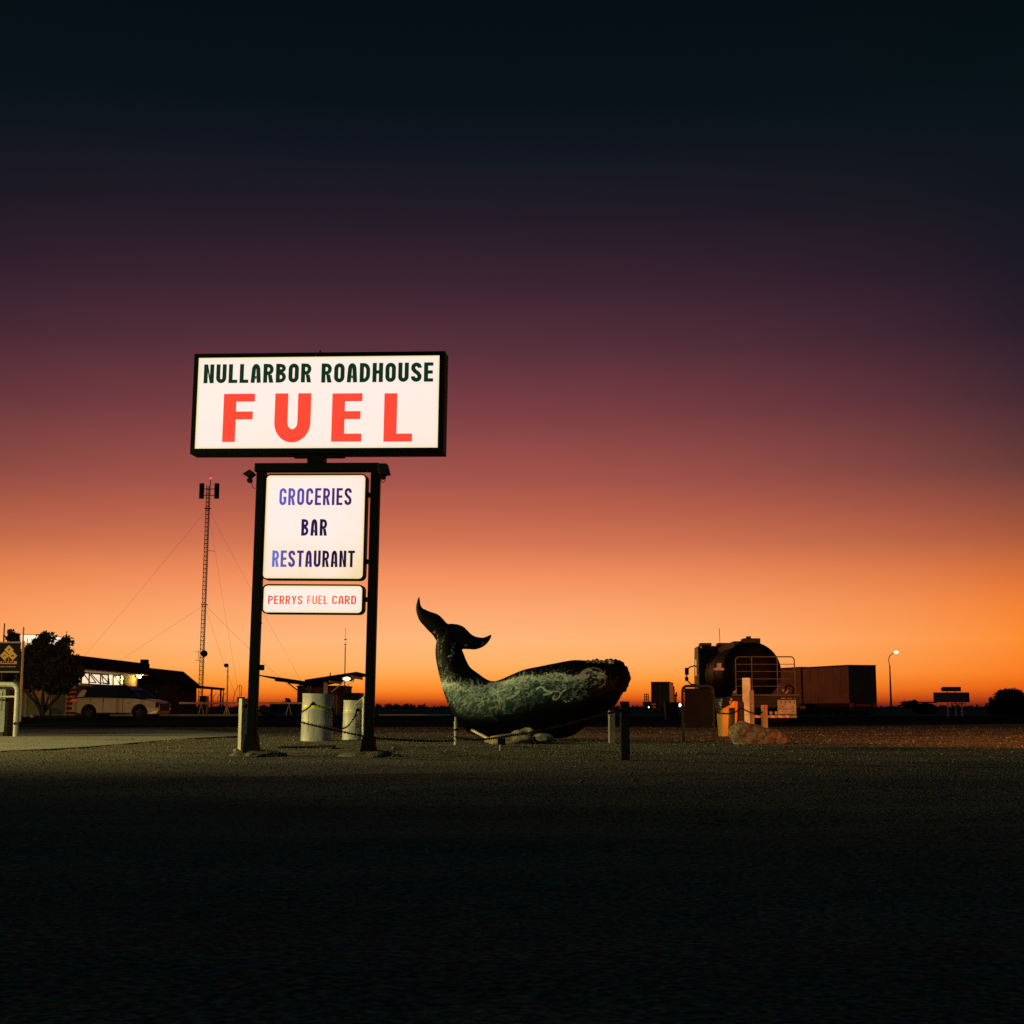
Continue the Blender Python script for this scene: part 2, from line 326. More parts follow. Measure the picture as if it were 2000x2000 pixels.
# asphalt strip behind the gravel, concrete apron on the left, kerb lines
tag(MB().add([(-140, 45.5, 0.012), (8, 45.5, 0.012), (30, 62, 0.012), (140, 62, 0.012), (140, 98, 0.012), (-140, 98, 0.012)], [(0, 1, 2, 3, 4, 5)]).build('forecourt_road', 'asphalt'), kind='structure')
ap = [G(-260, 1466), G(0, 1469), G(95, 1465), G(190, 1459), G(290, 1450), G(380, 1443), G(480, 1438), G(470, 1432), G(300, 1424.5), G(-220, 1424.5)]
m_ = MB(); m_.add([(p.x, p.y, 0.018) for p in ap] + [(p.x, p.y, -0.05) for p in ap], [tuple(range(10))] + [(i, 10 + i, 10 + (i + 1) % 10, (i + 1) % 10) for i in range(10)])
tag(m_.build('concrete_apron', 'concrete'), kind='structure')
k_ = MB(); k_.bx(X(-40, 100), X(480, 100), 100, 100.3, 0, 0.14); tag(k_.build('kerb', 'concrete', bevel=0.02), kind='structure')
k_ = MB(); k_.bx(X(740, 104), X(880, 104), 104, 104.3, 0, 0.12); tag(k_.build('kerb', 'concrete', bevel=0.02), kind='structure')

def pebbles(name, n, material):
    r = np.random.default_rng(31)
    base = np.array([(1, 0, 0), (-1, 0, 0), (0, 1, 0), (0, -1, 0), (0, 0, 1), (.7, .7, .1), (-.7, -.7, .1), (.65, -.7, .05)], float)
    bf = np.array([(4, 0, 5), (4, 5, 2), (4, 2, 1), (4, 1, 6), (4, 6, 3), (4, 3, 7), (4, 7, 0)])
    y = 3.6 * (44 / 3.6) ** (r.random(n) ** .72); x = (r.random(n) * 2 - 1) * (y * .40 + .5)
    s = (.0045 + .016 * r.random(n) ** 4) * np.clip(y / 14, .55, 1.5)
    q = base[None] * (.7 + .6 * r.random((n, 8, 1))) * s[:, None, None]; q[:, :, 2] *= (.6 + .5 * r.random((n, 1)))
    a = r.random(n) * 6.28; ca, sa = np.cos(a)[:, None], np.sin(a)[:, None]
    vx, vy = q[:, :, 0] * ca - q[:, :, 1] * sa, q[:, :, 0] * sa + q[:, :, 1] * ca
    z0 = ground_height(x, y) - s * .12
    v = np.stack([vx + x[:, None], vy + y[:, None], q[:, :, 2] + z0[:, None]], 2).reshape(-1, 3)
    f = (bf[None] + (np.arange(n) * 8)[:, None, None]).reshape(-1, 3)
    me = bpy.data.meshes.new(name); me.vertices.add(len(v)); me.vertices.foreach_set('co', v.ravel())
    me.loops.add(f.size); me.loops.foreach_set('vertex_index', f.ravel().astype(np.int32)); me.polygons.add(len(f)); me.polygons.foreach_set('loop_start', np.arange(0, f.size, 3, dtype=np.int32))
    me.update(); me.validate(); me.materials.append(material); o = bpy.data.objects.new(name, me); C.objects.link(o); return o
PEB = mat('gravel_stones', (0.21, 0.18, 0.125), 0.95, 0, 0.7, 23, spec=0.0, col2=(0.33, 0.29, 0.20))
g_ = pebbles('gravel', 60000, PEB)
tag(g_, 'loose brown gravel scattered over the bare ground', 'gravel', kind='stuff')

# ================================================================== LETTERING
def strip(path, s, closed=False):
    p = [Vector((a[0], a[1])) for a in path]; n = len(p); L = []; Rr = []
    for i in range(n):
        if closed: a, b = p[i - 1], p[(i + 1) % n]
        else: a, b = p[max(i - 1, 0)], p[min(i + 1, n - 1)]
        d1 = (p[i] - a).normalized() if (p[i] - a).length > 1e-9 else None
        d2 = (b - p[i]).normalized() if (b - p[i]).length > 1e-9 else None
        d = d1 if d2 is None else (d2 if d1 is None else (d1 + d2).normalized())
        nv = Vector((-d.y, d.x)); k = 1.0
        if d1 is not None and d2 is not None: k = 1 / max(0.5, nv.dot(Vector((-d1.y, d1.x))))
        L.append(p[i] + nv * s / 2 * k); Rr.append(p[i] - nv * s / 2 * k)
    out = []
    for i in range(n if closed else n - 1):
        j = (i + 1) % n; out.append([L[i], Rr[i], Rr[j], L[j]])
    return out
def glyph(ch, w, s):
    """polygons of a condensed sign-writer's capital, height 1, width w, stroke s"""
    a, b, c, d = s / 2, w - s / 2, s / 2, 1 - s / 2
    h = s * 0.86
    rec = lambda x0, x1, y0, y1: [[(x0, y0), (x1, y0), (x1, y1), (x0, y1)]]
    r = (w - s) / 2; mid = 0.5
    el = lambda cx, cy, rx, ry, t0, t1, n=16: [(cx + rx * math.cos(R(t0 + (t1 - t0) * i / n)), cy + ry * math.sin(R(t0 + (t1 - t0) * i / n))) for i in range(n + 1)]
    rv = min(r * 1.15, 0.32)
    if ch == 'N': return rec(0, s, 0, 1) + rec(w - s, w, 0, 1) + [[(s, 1), (s, 0.60), (w - s, 0), (w - s, 0.40)]]
    if ch == 'U': return strip([(a, 1), (a, c + rv)] + el(w / 2, c + rv, r, rv, 180, 360) + [(b, c + rv), (b, 1)], s)
    if ch == 'L': return rec(0, s, 0, 1) + rec(s, w, 0, h)
    if ch == 'A': return strip([(a, 0), (a + r * .28, 0.66)] + el(w / 2, 0.66, r * .72, d - 0.66, 180, 0) + [(b - r * .28, 0.66), (b, 0)], s) + rec(s * 1.12, w - s * 1.12, 0.2, 0.2 + h * .9)
    if ch in 'RP':
        o = rec(0, s, 0, 1) + strip([(s, d)] + [(w * .5, d)] + el(w * .5, 0.70, b - w * .5, d - 0.70, 90, -90) + [(s, 0.40 + s / 2 - .0)], s * .92)
        if ch == 'R': o += [[(s * 1.15, 0.42), (s * 2.1, 0.42), (w, 0), (w - s * 1.05, 0)]]
        return o
    if ch == 'B': return rec(0, s, 0, 1) + strip([(s, d), (w * .45, d)] + el(w * .45, 0.755, (b - w * .45) * .92, d - 0.755, 90, -90) + [(s, 0.755 - (d - .755))], s * .9) + strip([(s, 0.51 - 0.005), (w * .45, 0.51)] + el(w * .45, (0.49 + c) / 2, b - w * .45, (0.49 - c) / 2, 90, -90) + [(s, c)], s * .9)
    if ch == 'O': return strip(el(w / 2, d - rv, r, rv, 0, 180)[:] + el(w / 2, c + rv, r, rv, 180, 360), s, True)
    if ch == 'D': return rec(0, s, 0, 1) + strip([(s, d), (w * .4, d)] + el(w * .4, d - .28, b - w * .4, .28, 90, 0)[1:] + el(w * .4, c + .28, b - w * .4, .28, 0, -90) + [(s, c)], s * .95)
    if ch == 'H': return rec(0, s, 0, 1) + rec(w - s, w, 0, 1) + rec(s, w - s, 0.44, 0.44 + h)
    if ch == 'S':
        return strip([(b + .0, 0.72), (b, d - rv * .8)] + el(w / 2, d - rv * .8, r, rv * .8, 0, 180) + [(a, 0.68), (a + r * .5, 0.56), (b - r * .5, 0.44), (b, 0.32)] + el(w / 2, c + rv * .8, r, rv * .8, 0, -180) + [(a, 0.29)], s)
    if ch == 'E': return rec(0, s, 0, 1) + rec(s, w, 0, h) + rec(s, w * .95, 0.5 - h / 2, 0.5 + h / 2) + rec(s, w, 1 - h, 1)
    if ch == 'F': return rec(0, s, 0, 1) + rec(s, w * .95, 0.48 - h / 2, 0.48 + h / 2) + rec(s, w, 1 - h, 1)
    if ch == 'C': return strip([(b, 0.68), (b, d - rv)] + el(w / 2, d - rv, r, rv, 0, 180) + el(w / 2, c + rv, r, rv, 180, 360) + [(b, 0.32)], s)
    if ch == 'G': return strip([(b, 0.70), (b, d - rv)] + el(w / 2, d - rv, r, rv, 0, 180) + el(w / 2, c + rv, r, rv, 180, 360) + [(b, 0.5)], s) + rec(w * .55, w - s, 0.5 - h, 0.5)
    if ch == 'I': return rec(0, s, 0, 1)
    if ch == 'T': return rec(0, w, 1 - h, 1) + rec(w / 2 - s / 2, w / 2 + s / 2, 0, 1 - h)
    if ch == 'Y': return rec(w / 2 - s / 2, w / 2 + s / 2, 0, 0.42) + [[(0, 1), (s * 1.05, 1), (w / 2 + s / 2, 0.42), (w / 2 - s / 2, 0.42)], [(w - s * 1.05, 1), (w, 1), (w / 2 + s / 2, 0.42), (w / 2 + s / 2 - s * .45, 0.50)]]
    return []
def lettering(parent, text, x0, x1, z0, z1, y, colors, s=0.15, gap=0.10, wf=0.5):
    """one printed line as a flat mesh in the parent's x-z plane at depth y, colours running along the line"""
    W = {'I': s / wf, 'M': 1.2, 'L': 0.86, 'E': .88, 'F': .86}
    ws = [(W.get(c, 1.0) * wf if c != ' ' else wf * 0.62) for c in text]
    tot = sum(ws) + gap * (len(text) - 1); H = z1 - z0; sx = (x1 - x0) / (tot * H)
    V = []; Fc = []; cols = []; x = 0
    for c, w in zip(text, ws):
        for poly in glyph(c, w, s):
            o = len(V); V += [(x0 + (x + p[0]) * H * sx, y, z0 + p[1] * H) for p in poly]; Fc.append(tuple(range(o, o + len(poly))))
            t = (x + w / 2) / tot; n = len(colors) - 1; i = min(int(t * n), n - 1) if n else 0
            col = colors[0] if not n else tuple(colors[i][k] * (1 - (t * n - i)) + colors[i + 1][k] * (t * n - i) for k in range(3))
            cols.append((*col, 1.0))
        x += w + gap
    me = bpy.data.meshes.new('lettering'); me.from_pydata(V, [], Fc)
    at = me.attributes.new('ink', 'FLOAT_COLOR', 'FACE')
    for i, c in enumerate(cols): at.data[i].color = c
    me.materials.append(INK); o = bpy.data.objects.new('lettering', me); C.objects.link(o); o.parent = parent; return o
INK = attr_mat('backlit_lettering', 'ink', 0.5, emit=1.0)

def panel_mat(name, rect, core_col, edge_col, low_col):
    """backlit acrylic: tubes behind give a slightly uneven glow, yellower towards its rim and dirty lower edge"""
    x0, x1, z0, z1_ = rect
    m = bpy.data.materials.new(name); m.use_nodes = True; n, l = m.node_tree.nodes, m.node_tree.links; b = n['Principled BSDF']
    b.inputs['Base Color'].default_value = (0.1, 0.1, 0.1, 1); b.inputs['Specular IOR Level'].default_value = 0.1; b.inputs['Roughness'].default_value = 0.35
    t = n.new('ShaderNodeTexCoord'); sp = n.new('ShaderNodeSeparateXYZ'); l.new(t.outputs['Object'], sp.inputs[0])
    nz = n.new('ShaderNodeTexNoise'); nz.inputs['Scale'].default_value = 2.2; nz.inputs['Detail'].default_value = 5; l.new(t.outputs['Object'], nz.inputs['Vector'])
    def mp(sock, a, b_):
        q = n.new('ShaderNodeMapRange'); q.inputs[1].default_value = a; q.inputs[2].default_value = b_; l.new(sock, q.inputs[0]); return q.outputs[0]
    def mth(op, a, b_):
        q = n.new('ShaderNodeMath'); q.operation = op
        for k, v in ((0, a), (1, b_)):
            if isinstance(v, float): q.inputs[k].default_value = v
            else: l.new(v, q.inputs[k])
        return q.outputs[0]
    rim = .055
    e = mth('MAXIMUM', mth('MAXIMUM', mp(sp.outputs['X'], x0 + rim, x0), mp(sp.outputs['X'], x1 - rim, x1)), mth('MAXIMUM', mp(sp.outputs['Z'], z0 + rim, z0), mp(sp.outputs['Z'], z1_ - rim, z1_)))
    low = mth('MULTIPLY', mth('ADD', mp(sp.outputs['Z'], z0 + (z1_ - z0) * .45, z0), mth('MULTIPLY', mp(sp.outputs['X'], x1 - (x1 - x0) * .3, x1), 0.5)), mp(nz.outputs['Fac'], .25, .75))
    def mix(f, a, b_):
        q = n.new('ShaderNodeMix'); q.data_type = 'RGBA'; l.new(f, q.inputs[0])
        if isinstance(a, tuple): q.inputs[6].default_value = (*a, 1)
        else: l.new(a, q.inputs[6])
        q.inputs[7].default_value = (*b_, 1); return q.outputs[2]
    l.new(mix(mth('MULTIPLY', e, e), mix(low, core_col, low_col), edge_col), b.inputs['Emission Color']); b.inputs['Emission Strength'].default_value = 1.0
    return m

# ================================================================== THE ROADSIDE SIGN
SY = 18.4; YAW = R(-5.3); LEAN = 0.013
z1 = lambda a, b: (350 + a * .28468, 660 + b * .28468)
z3 = lambda a, b: (420 + a / 4.025, 1180 + b / 4.025)
sign = T('roadside_sign', 'tall lit roadhouse sign on two black poles above the gravel', 'sign', (X(606, SY), SY, 0), 0)
sign.rotation_euler = (Matrix.Rotation(YAW, 3, 'Z') @ Matrix.Rotation(LEAN, 3, 'Y')).to_euler()
SM = Matrix.Translation(sign.location) @ sign.rotation_euler.to_matrix().to_4x4(); SI = SM.inverted()
def sl(p, yo=0.0):                         # photo pixel -> sign plane (x, z) at depth yo
    o = SI @ Vector((0, 0, CAMH)); d = SI.to_3x3() @ ray(*p); t = (yo - o.y) / d.y; q = o + d * t; return q.x, q.z
def slr(a, b, c, d, tr=z1, yo=0.0):        # pixel rectangle -> x0,x1,z0,z1
    x0, zt = sl(tr(a, b), yo); x1, zb = sl(tr(c, d), yo); return x0, x1, zb, zt
# poles
pole_x = []
for (zt, zb, fl_l, fl_r, fl_top) in (((556, 900), (310, 900), 232, 368, 1020), ((1341, 900), (1225, 900), 1162, 1279, 1105)):
    xt, ztop = sl(z1(zt[0], 862)); xb, _ = sl(z3(zb[0], 900)); pole_x.append((xt + xb) / 2)
px_avg = pole_x
_, z_beam0, = sl(z1(900, 920)); _, z_beam1 = sl(z1(900, 862))
for x in pole_x:
    MB().bx(x - .06, x + .06, -.06, .06, -0.15, z_beam0).build('pole', 'black_steel', sign, bevel=.008)
    w0, w1 = (.125, .075)
    f = MB(); f.add([(x - w0, -w0, -.2), (x + w0, -w0, -.2), (x + w0, w0, -.2), (x - w0, w0, -.2), (x - w1, -w1, .27), (x + w1, -w1, .27), (x + w1, w1, .27), (x - w1, w1, .27)],
                    [(0, 1, 2, 3), (4, 5, 6, 7), (0, 1, 5, 4), (1, 2, 6, 5), (2, 3, 7, 6), (3, 0, 4, 7)])
    f.build('footing_sleeve', 'black_steel', sign, bevel=.006)
xl, xr, _, _ = slr(525, 862, 1375, 920)
MB().bx(xl, xr, -.062, .062, z_beam0, z_beam1).build('crossbeam', 'black_steel', sign, bevel=.008)
# top cabinet
def cabinet(name, outer, inner, depth, rad, panel_m):
    x0, x1, za, zb = outer; i0, i1, ja, jb = inner
    fr = MB()
    if rad:
        po = rrect(x0, x1, za, zb, rad); pi_ = rrect(i0, i1, ja, jb, rad * .72)
        n = len(po)
        vs = [(u, -depth / 2, w) for u, w in po] + [(u, -depth / 2, w) for u, w in pi_] + [(u, -depth / 2 + .02, w) for u, w in pi_] + [(u, depth / 2, w) for u, w in po]
        fs = [(i, (i + 1) % n, n + (i + 1) % n, n + i) for i in range(n)] + [(n + i, n + (i + 1) % n, 2 * n + (i + 1) % n, 2 * n + i) for i in range(n)] + [(i, (i + 1) % n, 3 * n + (i + 1) % n, 3 * n + i) for i in range(n)] + [tuple(range(3 * n, 4 * n))]
        fr.add(vs, fs); cab = fr.build(name, 'black_steel', sign)
        pp = rrect(i0 - .004, i1 + .004, ja - .004, jb + .004, rad * .72)
    else:
        fr.bx(x0, i0, -depth / 2, depth / 2, za, zb).bx(i1, x1, -depth / 2, depth / 2, za, zb).bx(i0, i1, -depth / 2, depth / 2, jb, zb).bx(i0, i1, -depth / 2, depth / 2, za, ja).bx(i0, i1, 0, depth / 2 - .01, ja, jb)
        cab = fr.build(name, 'black_steel', sign)
        pp = [(i0, ja), (i1, ja), (i1, jb), (i0, jb)]
    MB().add([(u, -depth / 2 + .015, w) for u, w in pp], [tuple(range(len(pp)))]).build('lit_panel', panel_m, cab, recalc=False)
    return cab
PW = (1.02, 0.845, 0.775)
EDGE = lin((238, 226, 150))
D1 = .30
out1 = slr(105, 109, 1811, 788, yo=-D1 / 2); in1 = slr(133, 136, 1773, 752, yo=-D1 / 2)
top_cab = cabinet('upper_cabinet', out1, in1, D1, 0, panel_mat('lit_acrylic_top', in1, PW, EDGE, lin((253, 231, 216))))
# backs of the cabinets carry no second face in view; roof lip and lamp stub on top
x_, z_ = sl(z1(968, 108)); MB().bx(x_ - .008, x_ + .008, -.02, .0, z_, z_ + .045).build('lifting_eye', 'black_steel', top_cab)
x_, z_ = sl(z1(955, 133)); MB().bx(x_ - .004, x_ + .004, -D1 / 2 - .003, -D1 / 2 + .01, z_ - .03, z_ + .012).build('panel_joint_clip', 'chrome', top_cab)
a0, a1, b0, b1 = slr(890, 806, 1002, 864); MB().bx(a0, a1, -.09, .09, b0, b1).build('neck', 'black_steel', sign)
a0, a1, b0, b1 = slr(785, 788, 1130, 819)
MB().bx(a0, a1, -.1, .1, b0, b1 - .002).build('mounting_plate', 'black_steel', sign)
def dep(q, y): return q
GREEN = lin((9, 46, 24)); RED = lin((255, 74, 54))
yp = -D1 / 2 + .0125
r_ = slr(172, 182, 905, 305, yo=yp); lettering(top_cab, 'NULLARBOR', *r_, yp, [GREEN], .205, .115, .52)
r_ = slr(978, 175, 1742, 300, yo=yp); lettering(top_cab, 'ROADHOUSE', *r_, yp, [GREEN], .205, .115, .52)
for ch, q in (('F', (308, 384, 508, 713)), ('U', (660, 381, 896, 716)), ('E', (1052, 381, 1249, 711)), ('L', (1409, 380, 1597, 711))):
    r_ = slr(*q, yo=yp); w = (r_[1] - r_[0]) / (r_[3] - r_[2]); s_ = .265 if ch != 'U' else .272
    V = []; Fc = []
    if ch == 'U':
        polys = glyph('U', w, .268)
    else:
        h_ = .165; polys = [[(0, 0), (s_, 0), (s_, 1), (0, 1)]]
        if ch in 'FE': polys += [[(s_, 1 - h_), (w, 1 - h_), (w, 1), (s_, 1)], [(s_, .465), (w * .95, .465), (w * .95, .465 + h_), (s_, .465 + h_)]]
        if ch in 'EL': polys += [[(s_, 0), (w, 0), (w, h_), (s_, h_)]]
    H = r_[3] - r_[2]
    for p in polys: o = len(V); V += [(r_[0] + a * H, yp, r_[2] + b * H) for a, b in p]; Fc.append(tuple(range(o, o + len(p))))
    me = bpy.data.meshes.new('lettering'); me.from_pydata(V, [], Fc); at = me.attributes.new('ink', 'FLOAT_COLOR', 'FACE')
    for i in range(len(Fc)): at.data[i].color = (*RED, 1)
    me.materials.append(INK); o = bpy.data.objects.new('lettering', me); C.objects.link(o); o.parent = top_cab
# middle and lower cabinets
D2 = .16
def shift(r, dx=0, dz=0): return (r[0] + dx, r[1] + dx, r[2] + dz, r[3] + dz)
in2 = slr(599, 942, 1258, 1652, yo=-D2 / 2); in3 = slr(580, 1698, 1251, 1887, yo=-D2 / 2)
mid_cab = cabinet('middle_cabinet', slr(589, 933, 1268, 1662, yo=-D2 / 2), slr(599, 942, 1258, 1652, yo=-D2 / 2), D2, .075, panel_mat('lit_acrylic_middle', in2, PW, lin((240, 215, 140)), lin((246, 218, 170))))
low_cab = cabinet('lower_cabinet', slr(571, 1688, 1262, 1897, yo=-D2 / 2), slr(580, 1698, 1251, 1887, yo=-D2 / 2), D2, .075, panel_mat('lit_acrylic_lower', in3, PW, EDGE, lin((253, 229, 208))))
yp = -D2 / 2 + .0125
PURP, PLUM, DEEP, NAVY = lin((98, 90, 196)), lin((80, 52, 140)), lin((44, 22, 84)), lin((20, 10, 46))
lettering(mid_cab, 'GROCERIES', *slr(690, 1031, 1181, 1147, yo=yp), yp, [PURP, PLUM, DEEP], .165, .125, .46)
lettering(mid_cab, 'BAR', *slr(840, 1243, 1013, 1357, yo=yp), yp, [DEEP, NAVY], .18, .12, .46)
lettering(mid_cab, 'RESTAURANT', *slr(640, 1458, 1203, 1573, yo=yp), yp, [lin((110, 120, 215)), PLUM, DEEP, NAVY, NAVY], .175, .115, .46)
OR1, OR2, OR3 = lin((232, 62, 24)), lin((238, 100, 48)), lin((245, 130, 84))
lettering(low_cab, 'PERRYS', *slr(611, 1768, 845, 1827, yo=yp), yp, [OR1, OR2], .15, .12, .48)
lettering(low_cab, 'FUEL', *slr(879, 1768, 1018, 1827, yo=yp), yp, [OR3, OR2], .14, .12, .48)
lettering(low_cab, 'CARD', *slr(1050, 1768, 1214, 1827, yo=yp), yp, [OR2, OR1], .15, .12, .48)
for zx0, zx1, zy in ((1268, 1312, 1078), (1262, 1306, 1535), (1258, 1300, 1795), (560, 596, 1078), (548, 586, 1535)):
    a0, a1, b0, b1 = slr(zx0, zy - 16, zx1, zy + 16); MB().bx(a0, a1, -.02, .03, b0, b1).build('panel_bracket', 'black_steel', sign)
# floodlights on the beam ends
for pts, knob, cab_ in ((((1372, 868), (1430, 868), (1448, 940), (1384, 948), (1368, 900)), (1400, 955), ((1385, 965), (1392, 990), (1405, 992), (1418, 975))),
                        (((445, 940), (495, 909), (523, 935), (487, 966)), (484, 978), ((498, 985), (503, 1010), (512, 1030), (525, 1034)))):
    pl = [sl(z1(*q)) for q in pts]
    fl_ = MB().prism(pl, -.10, .06).build('floodlight', 'black', sign, bevel=.008)
    kx, kz = sl(z1(*knob)); MB().lathe([(.028, -.05), (.035, -.03), (.035, .03), (.028, .05)], (kx, 0, kz), 10, 'y').build('swivel_bracket', 'black', fl_)
    cx = catmull([(*(sl(z1(*q))[0:1]), -.02, sl(z1(*q))[1]) for q in cab_], 5); MB().tube(cx, .005, 5).build('cable', 'black', fl_)
a0, a1, b0, b1 = slr(345, 476, 382, 520, z3); MB().bx(a0 - .01, a1, -.05, .04, b0, b1).build('junction_box', 'black_steel', sign, bevel=.005)
# bolts and strap clips on pole edges
for i, zy in enumerate((150, 600)):
    x, z = sl(z3(360 if i == 0 else 270, zy)); MB().ball((x, 0, z), .018, 8, 4).build('bolt', 'black', sign)

# ================================================================== POSTS, DRUMS, CHAINS
def post(name, label, px, py_base, py_top, w, mkey, rz=0.0, reflector=None, group=None, cat='post', cap=True):
    g = G(px, py_base); h = Z(py_top, g.y)
    t = T(name, label, cat, (g.x, g.y, 0), rz, group)
    MB().bx(-w / 2, w / 2, -w / 2, w / 2, -.12, h).build('shaft', mkey, t, bevel=.006)
    if reflector:
        MB().lathe([(.0, 0), (.04, 0), (.042, -.008), (.02, -.018), (.0, -.02)], reflector, 14, 'y', caps=False).build('reflector', 'red', t, smooth=True)
    return t, g, h
pg = 'posts of the chain barrier'
p1, g1, h1 = post('barrier_post', 'pale square post with a red reflector beside the left sign pole', 473, 1464, 1364, .105, 'white_post', R(38), None, pg)
MB().lathe([(.0, 0), (.036, 0), (.038, -.008), (.02, -.018), (.0, -.02)], (.03, -.055, h1 - .07), 14, 'y', caps=False).build('reflector', 'red', p1, smooth=True)
p2, g2, h2 = post('barrier_post', 'pale square post half hidden behind the right sign pole', 713, 1456, 1362, .10, 'white_post', R(20), None, pg)
br = MB().bar((-.16, .06, .66), (.05, .06, .86), .05, .05); br.build('brace', 'white_post', p2)
p3, g3, h3 = post('barrier_post', 'grey timber post under the whale head, behind the dark post', 1195, 1451, 1388, .105, 'grey_post', R(12), None, pg)
p4, g4, h4 = post('barrier_post', 'near black timber post standing in front of the whale head', 1221, 1484, 1370, .105, 'dark_post', R(4), None, pg)
q1, gq1, hq1 = post('barrier_post', 'short dark post behind the rock, left of the red reflector post', 1447, 1438, 1371, .14, 'dark_post', R(10), None, pg)
q2, gq2, hq2 = post('barrier_post', 'short brown post with red reflector rising behind the rock', 1494, 1440, 1377, .115, 'grey_post', R(5), (.015, -.0585, 0), pg)
for ch in q2.children:
    if ch.name.startswith('reflector'): ch.location = (0, 0, hq2 - .06)
# tall marker plank
gm = G(1460, 1436); tm = T('marker_post', 'tall pale plank post in front of the tanker rear, between bin and rock', 'post', (gm.x, gm.y, 0), R(-28))
hm = Z(1324, gm.y)
MB().bx(-.085, .085, -.045, .045, -.1, hm).build('plank', 'plank', tm, bevel=.005)
MB().bx(.088, .155, -.05, .06, -.1, hm - .28).build('backing_post', 'grey_post', tm, bevel=.004)
# pipe bollard at the whale's tail
gw = G(890, 1455); tw = T('pipe_bollard', 'thin cream pipe bollard under the whale tail, chain wrapped round it', 'bollard', (gw.x, gw.y, 0))
MB().lathe([(.030, -.1), (.030, .40), (.018, .41), (.018, .47), (.010, .475)], n=16).build('pipe', 'white_post', tw, smooth=True)
MB().lathe([(.033, .13), (.033, .145)], n=16).build('band', 'black', tw); MB().lathe([(.034, .24), (.034, .275)], n=16).build('band', 'black', tw)

# drums
def drum(px, py, ptop, label, hook, hole_px, hole_py, streaks):
    g = G(px, py); h = Z(ptop, g.y); r = .285 * h / .88
    t = T('steel_drum', label, 'drum', (g.x, g.y, 0), 0, 'white drums holding up the chain')
    t.rotation_euler = (0, R(1.6), 0)
    pr = [(.0, -.03), (r * .985, -.03), (r, .0), (r * 1.012, .012), (r, .03)]
    for f_ in (.36, .665):
        pr += [(r, h * f_ - .018), (r * 1.03, h * f_), (r, h * f_ + .018)]
    pr += [(r, h - .03), (r * 1.018, h - .012), (r * 1.01, h), (r * .97, h - .002), (r * .955, h - .02), (0, h - .02)]
    body = MB().lathe(pr, n=48, caps=False).build('shell', 'drum', t, smooth=True)
    MB().lathe([(r * 1.004, h * .695), (r * 1.007, h * .70), (r * 1.007, h * .745), (r * 1.004, h * .75)], n=48, caps=False).build('reflective_band', 'tape', t, smooth=True)
    # hole with a bracket through which the chain runs
    w = P(hole_px, hole_py, g.y - r); lx = (w.x - g.x) - .02 * w.z; ly = -math.sqrt(max(0.001, r * r - lx * lx))
    MB().ball((lx, ly, w.z), .034, 12, 6).build('chain_lug', 'black', t, smooth='all')
    for a, z0_, z1_, wd in streaks:
        vs = []; n = 8
        for i in range(n + 1):
            z = z1_ + (z0_ - z1_) * i / n; ww = wd * (1 - .5 * i / n) * (0.8 + .4 * random.random())
            for sgn in (-1, 1): aa = a + sgn * ww / r / 2; bul = r * 1.004 + (.03 * r if any(abs(z - h * f_) < .02 for f_ in (.36, .665)) else 0); vs.append((bul * math.sin(aa), -bul * math.cos(aa), z))
        MB().add(vs, [(2 * i, 2 * i + 1, 2 * i + 3, 2 * i + 2) for i in range(n)]).build('rust_streak', 'rust', t, recalc=False)
    if hook: MB().ball((r + .02, -.03, hook), .03, 10, 5, (1, 1, .7)).build('end_cap', 'white_post', t, smooth='all')
    return t, g, Vector((g.x + lx, g.y + ly, w.z)), r, h
d1, gd1, hole1, rd1, hd1 = drum(617, 1448, 1355, 'larger white drum with yellow band, nearest one between the sign poles', .66, 611, 1374, [(-.42, .18, .56, .012)])
d2, gd2, hole2, rd2, hd2 = drum(693, 1445, 1368, 'smaller looking white drum with rust streak, half behind the right sign pole', None, 698, 1386, [(.15, .05, .50, .035), (.28, .12, .40, .02)])

# chains
def link_mesh():
    n, k = 14, 5; rw = .0062; L = .034; W = .0125; vs = []; path = []
    path = [(L / 2 + 0 * a, 0) for a in ()]
    pts = arc(.014, 0, W, -90, 90, 5) + arc(-.014, 0, W, 90, 270, 5); N = len(pts)
    for i, (x, y) in enumerate(pts):
        a, b = pts[i - 1], pts[(i + 1) % N]; t = Vector((b[0] - a[0], b[1] - a[1], 0)).normalized(); nn = Vector((-t.y, t.x, 0))
        for j in range(k):
            an = 2 * PI * j / k; q = Vector((x, y, 0)) + (nn * math.cos(an) + Vector((0, 0, 1)) * math.sin(an)) * rw; vs.append(q)
    fs = [(i * k + j, i * k + (j + 1) % k, ((i + 1) % N) * k + (j + 1) % k, ((i + 1) % N) * k + j) for i in range(N) for j in range(k)]
    me = bpy.data.meshes.new('chain_link'); me.from_pydata([tuple(v) for v in vs], [], fs)
    for p in me.polygons: p.use_smooth = True
    me.materials.append(M['chain']); return me
LINK = link_mesh()
def chain(label, pts, pitch=.041, scale=1.0):
    path = catmull(pts, 14); t = T('barrier_chain', label, 'chain', path[0], 0, 'chains of the barrier')
    acc = 0; pos = []; need = 0
    for a, b in zip(path, path[1:]):
        L = (b - a).length
        while need <= acc + L: pos.append((a + (b - a) * ((need - acc) / L), (b - a).normalized())); need += pitch * scale
        acc += L
    for i, (p, d) in enumerate(pos):
        o = bpy.data.objects.new('link', LINK); C.objects.link(o); o.parent = t; o.location = p - path[0]
        q = d.to_track_quat('X', 'Z'); o.rotation_mode = 'QUATERNION'; o.rotation_quaternion = q @ Matrix.Rotation(R(80) if i % 2 else R(-8), 3, 'X').to_quaternion(); o.scale = (scale,) * 3
    return t
def pp(l): return [P(*q) for q in l]
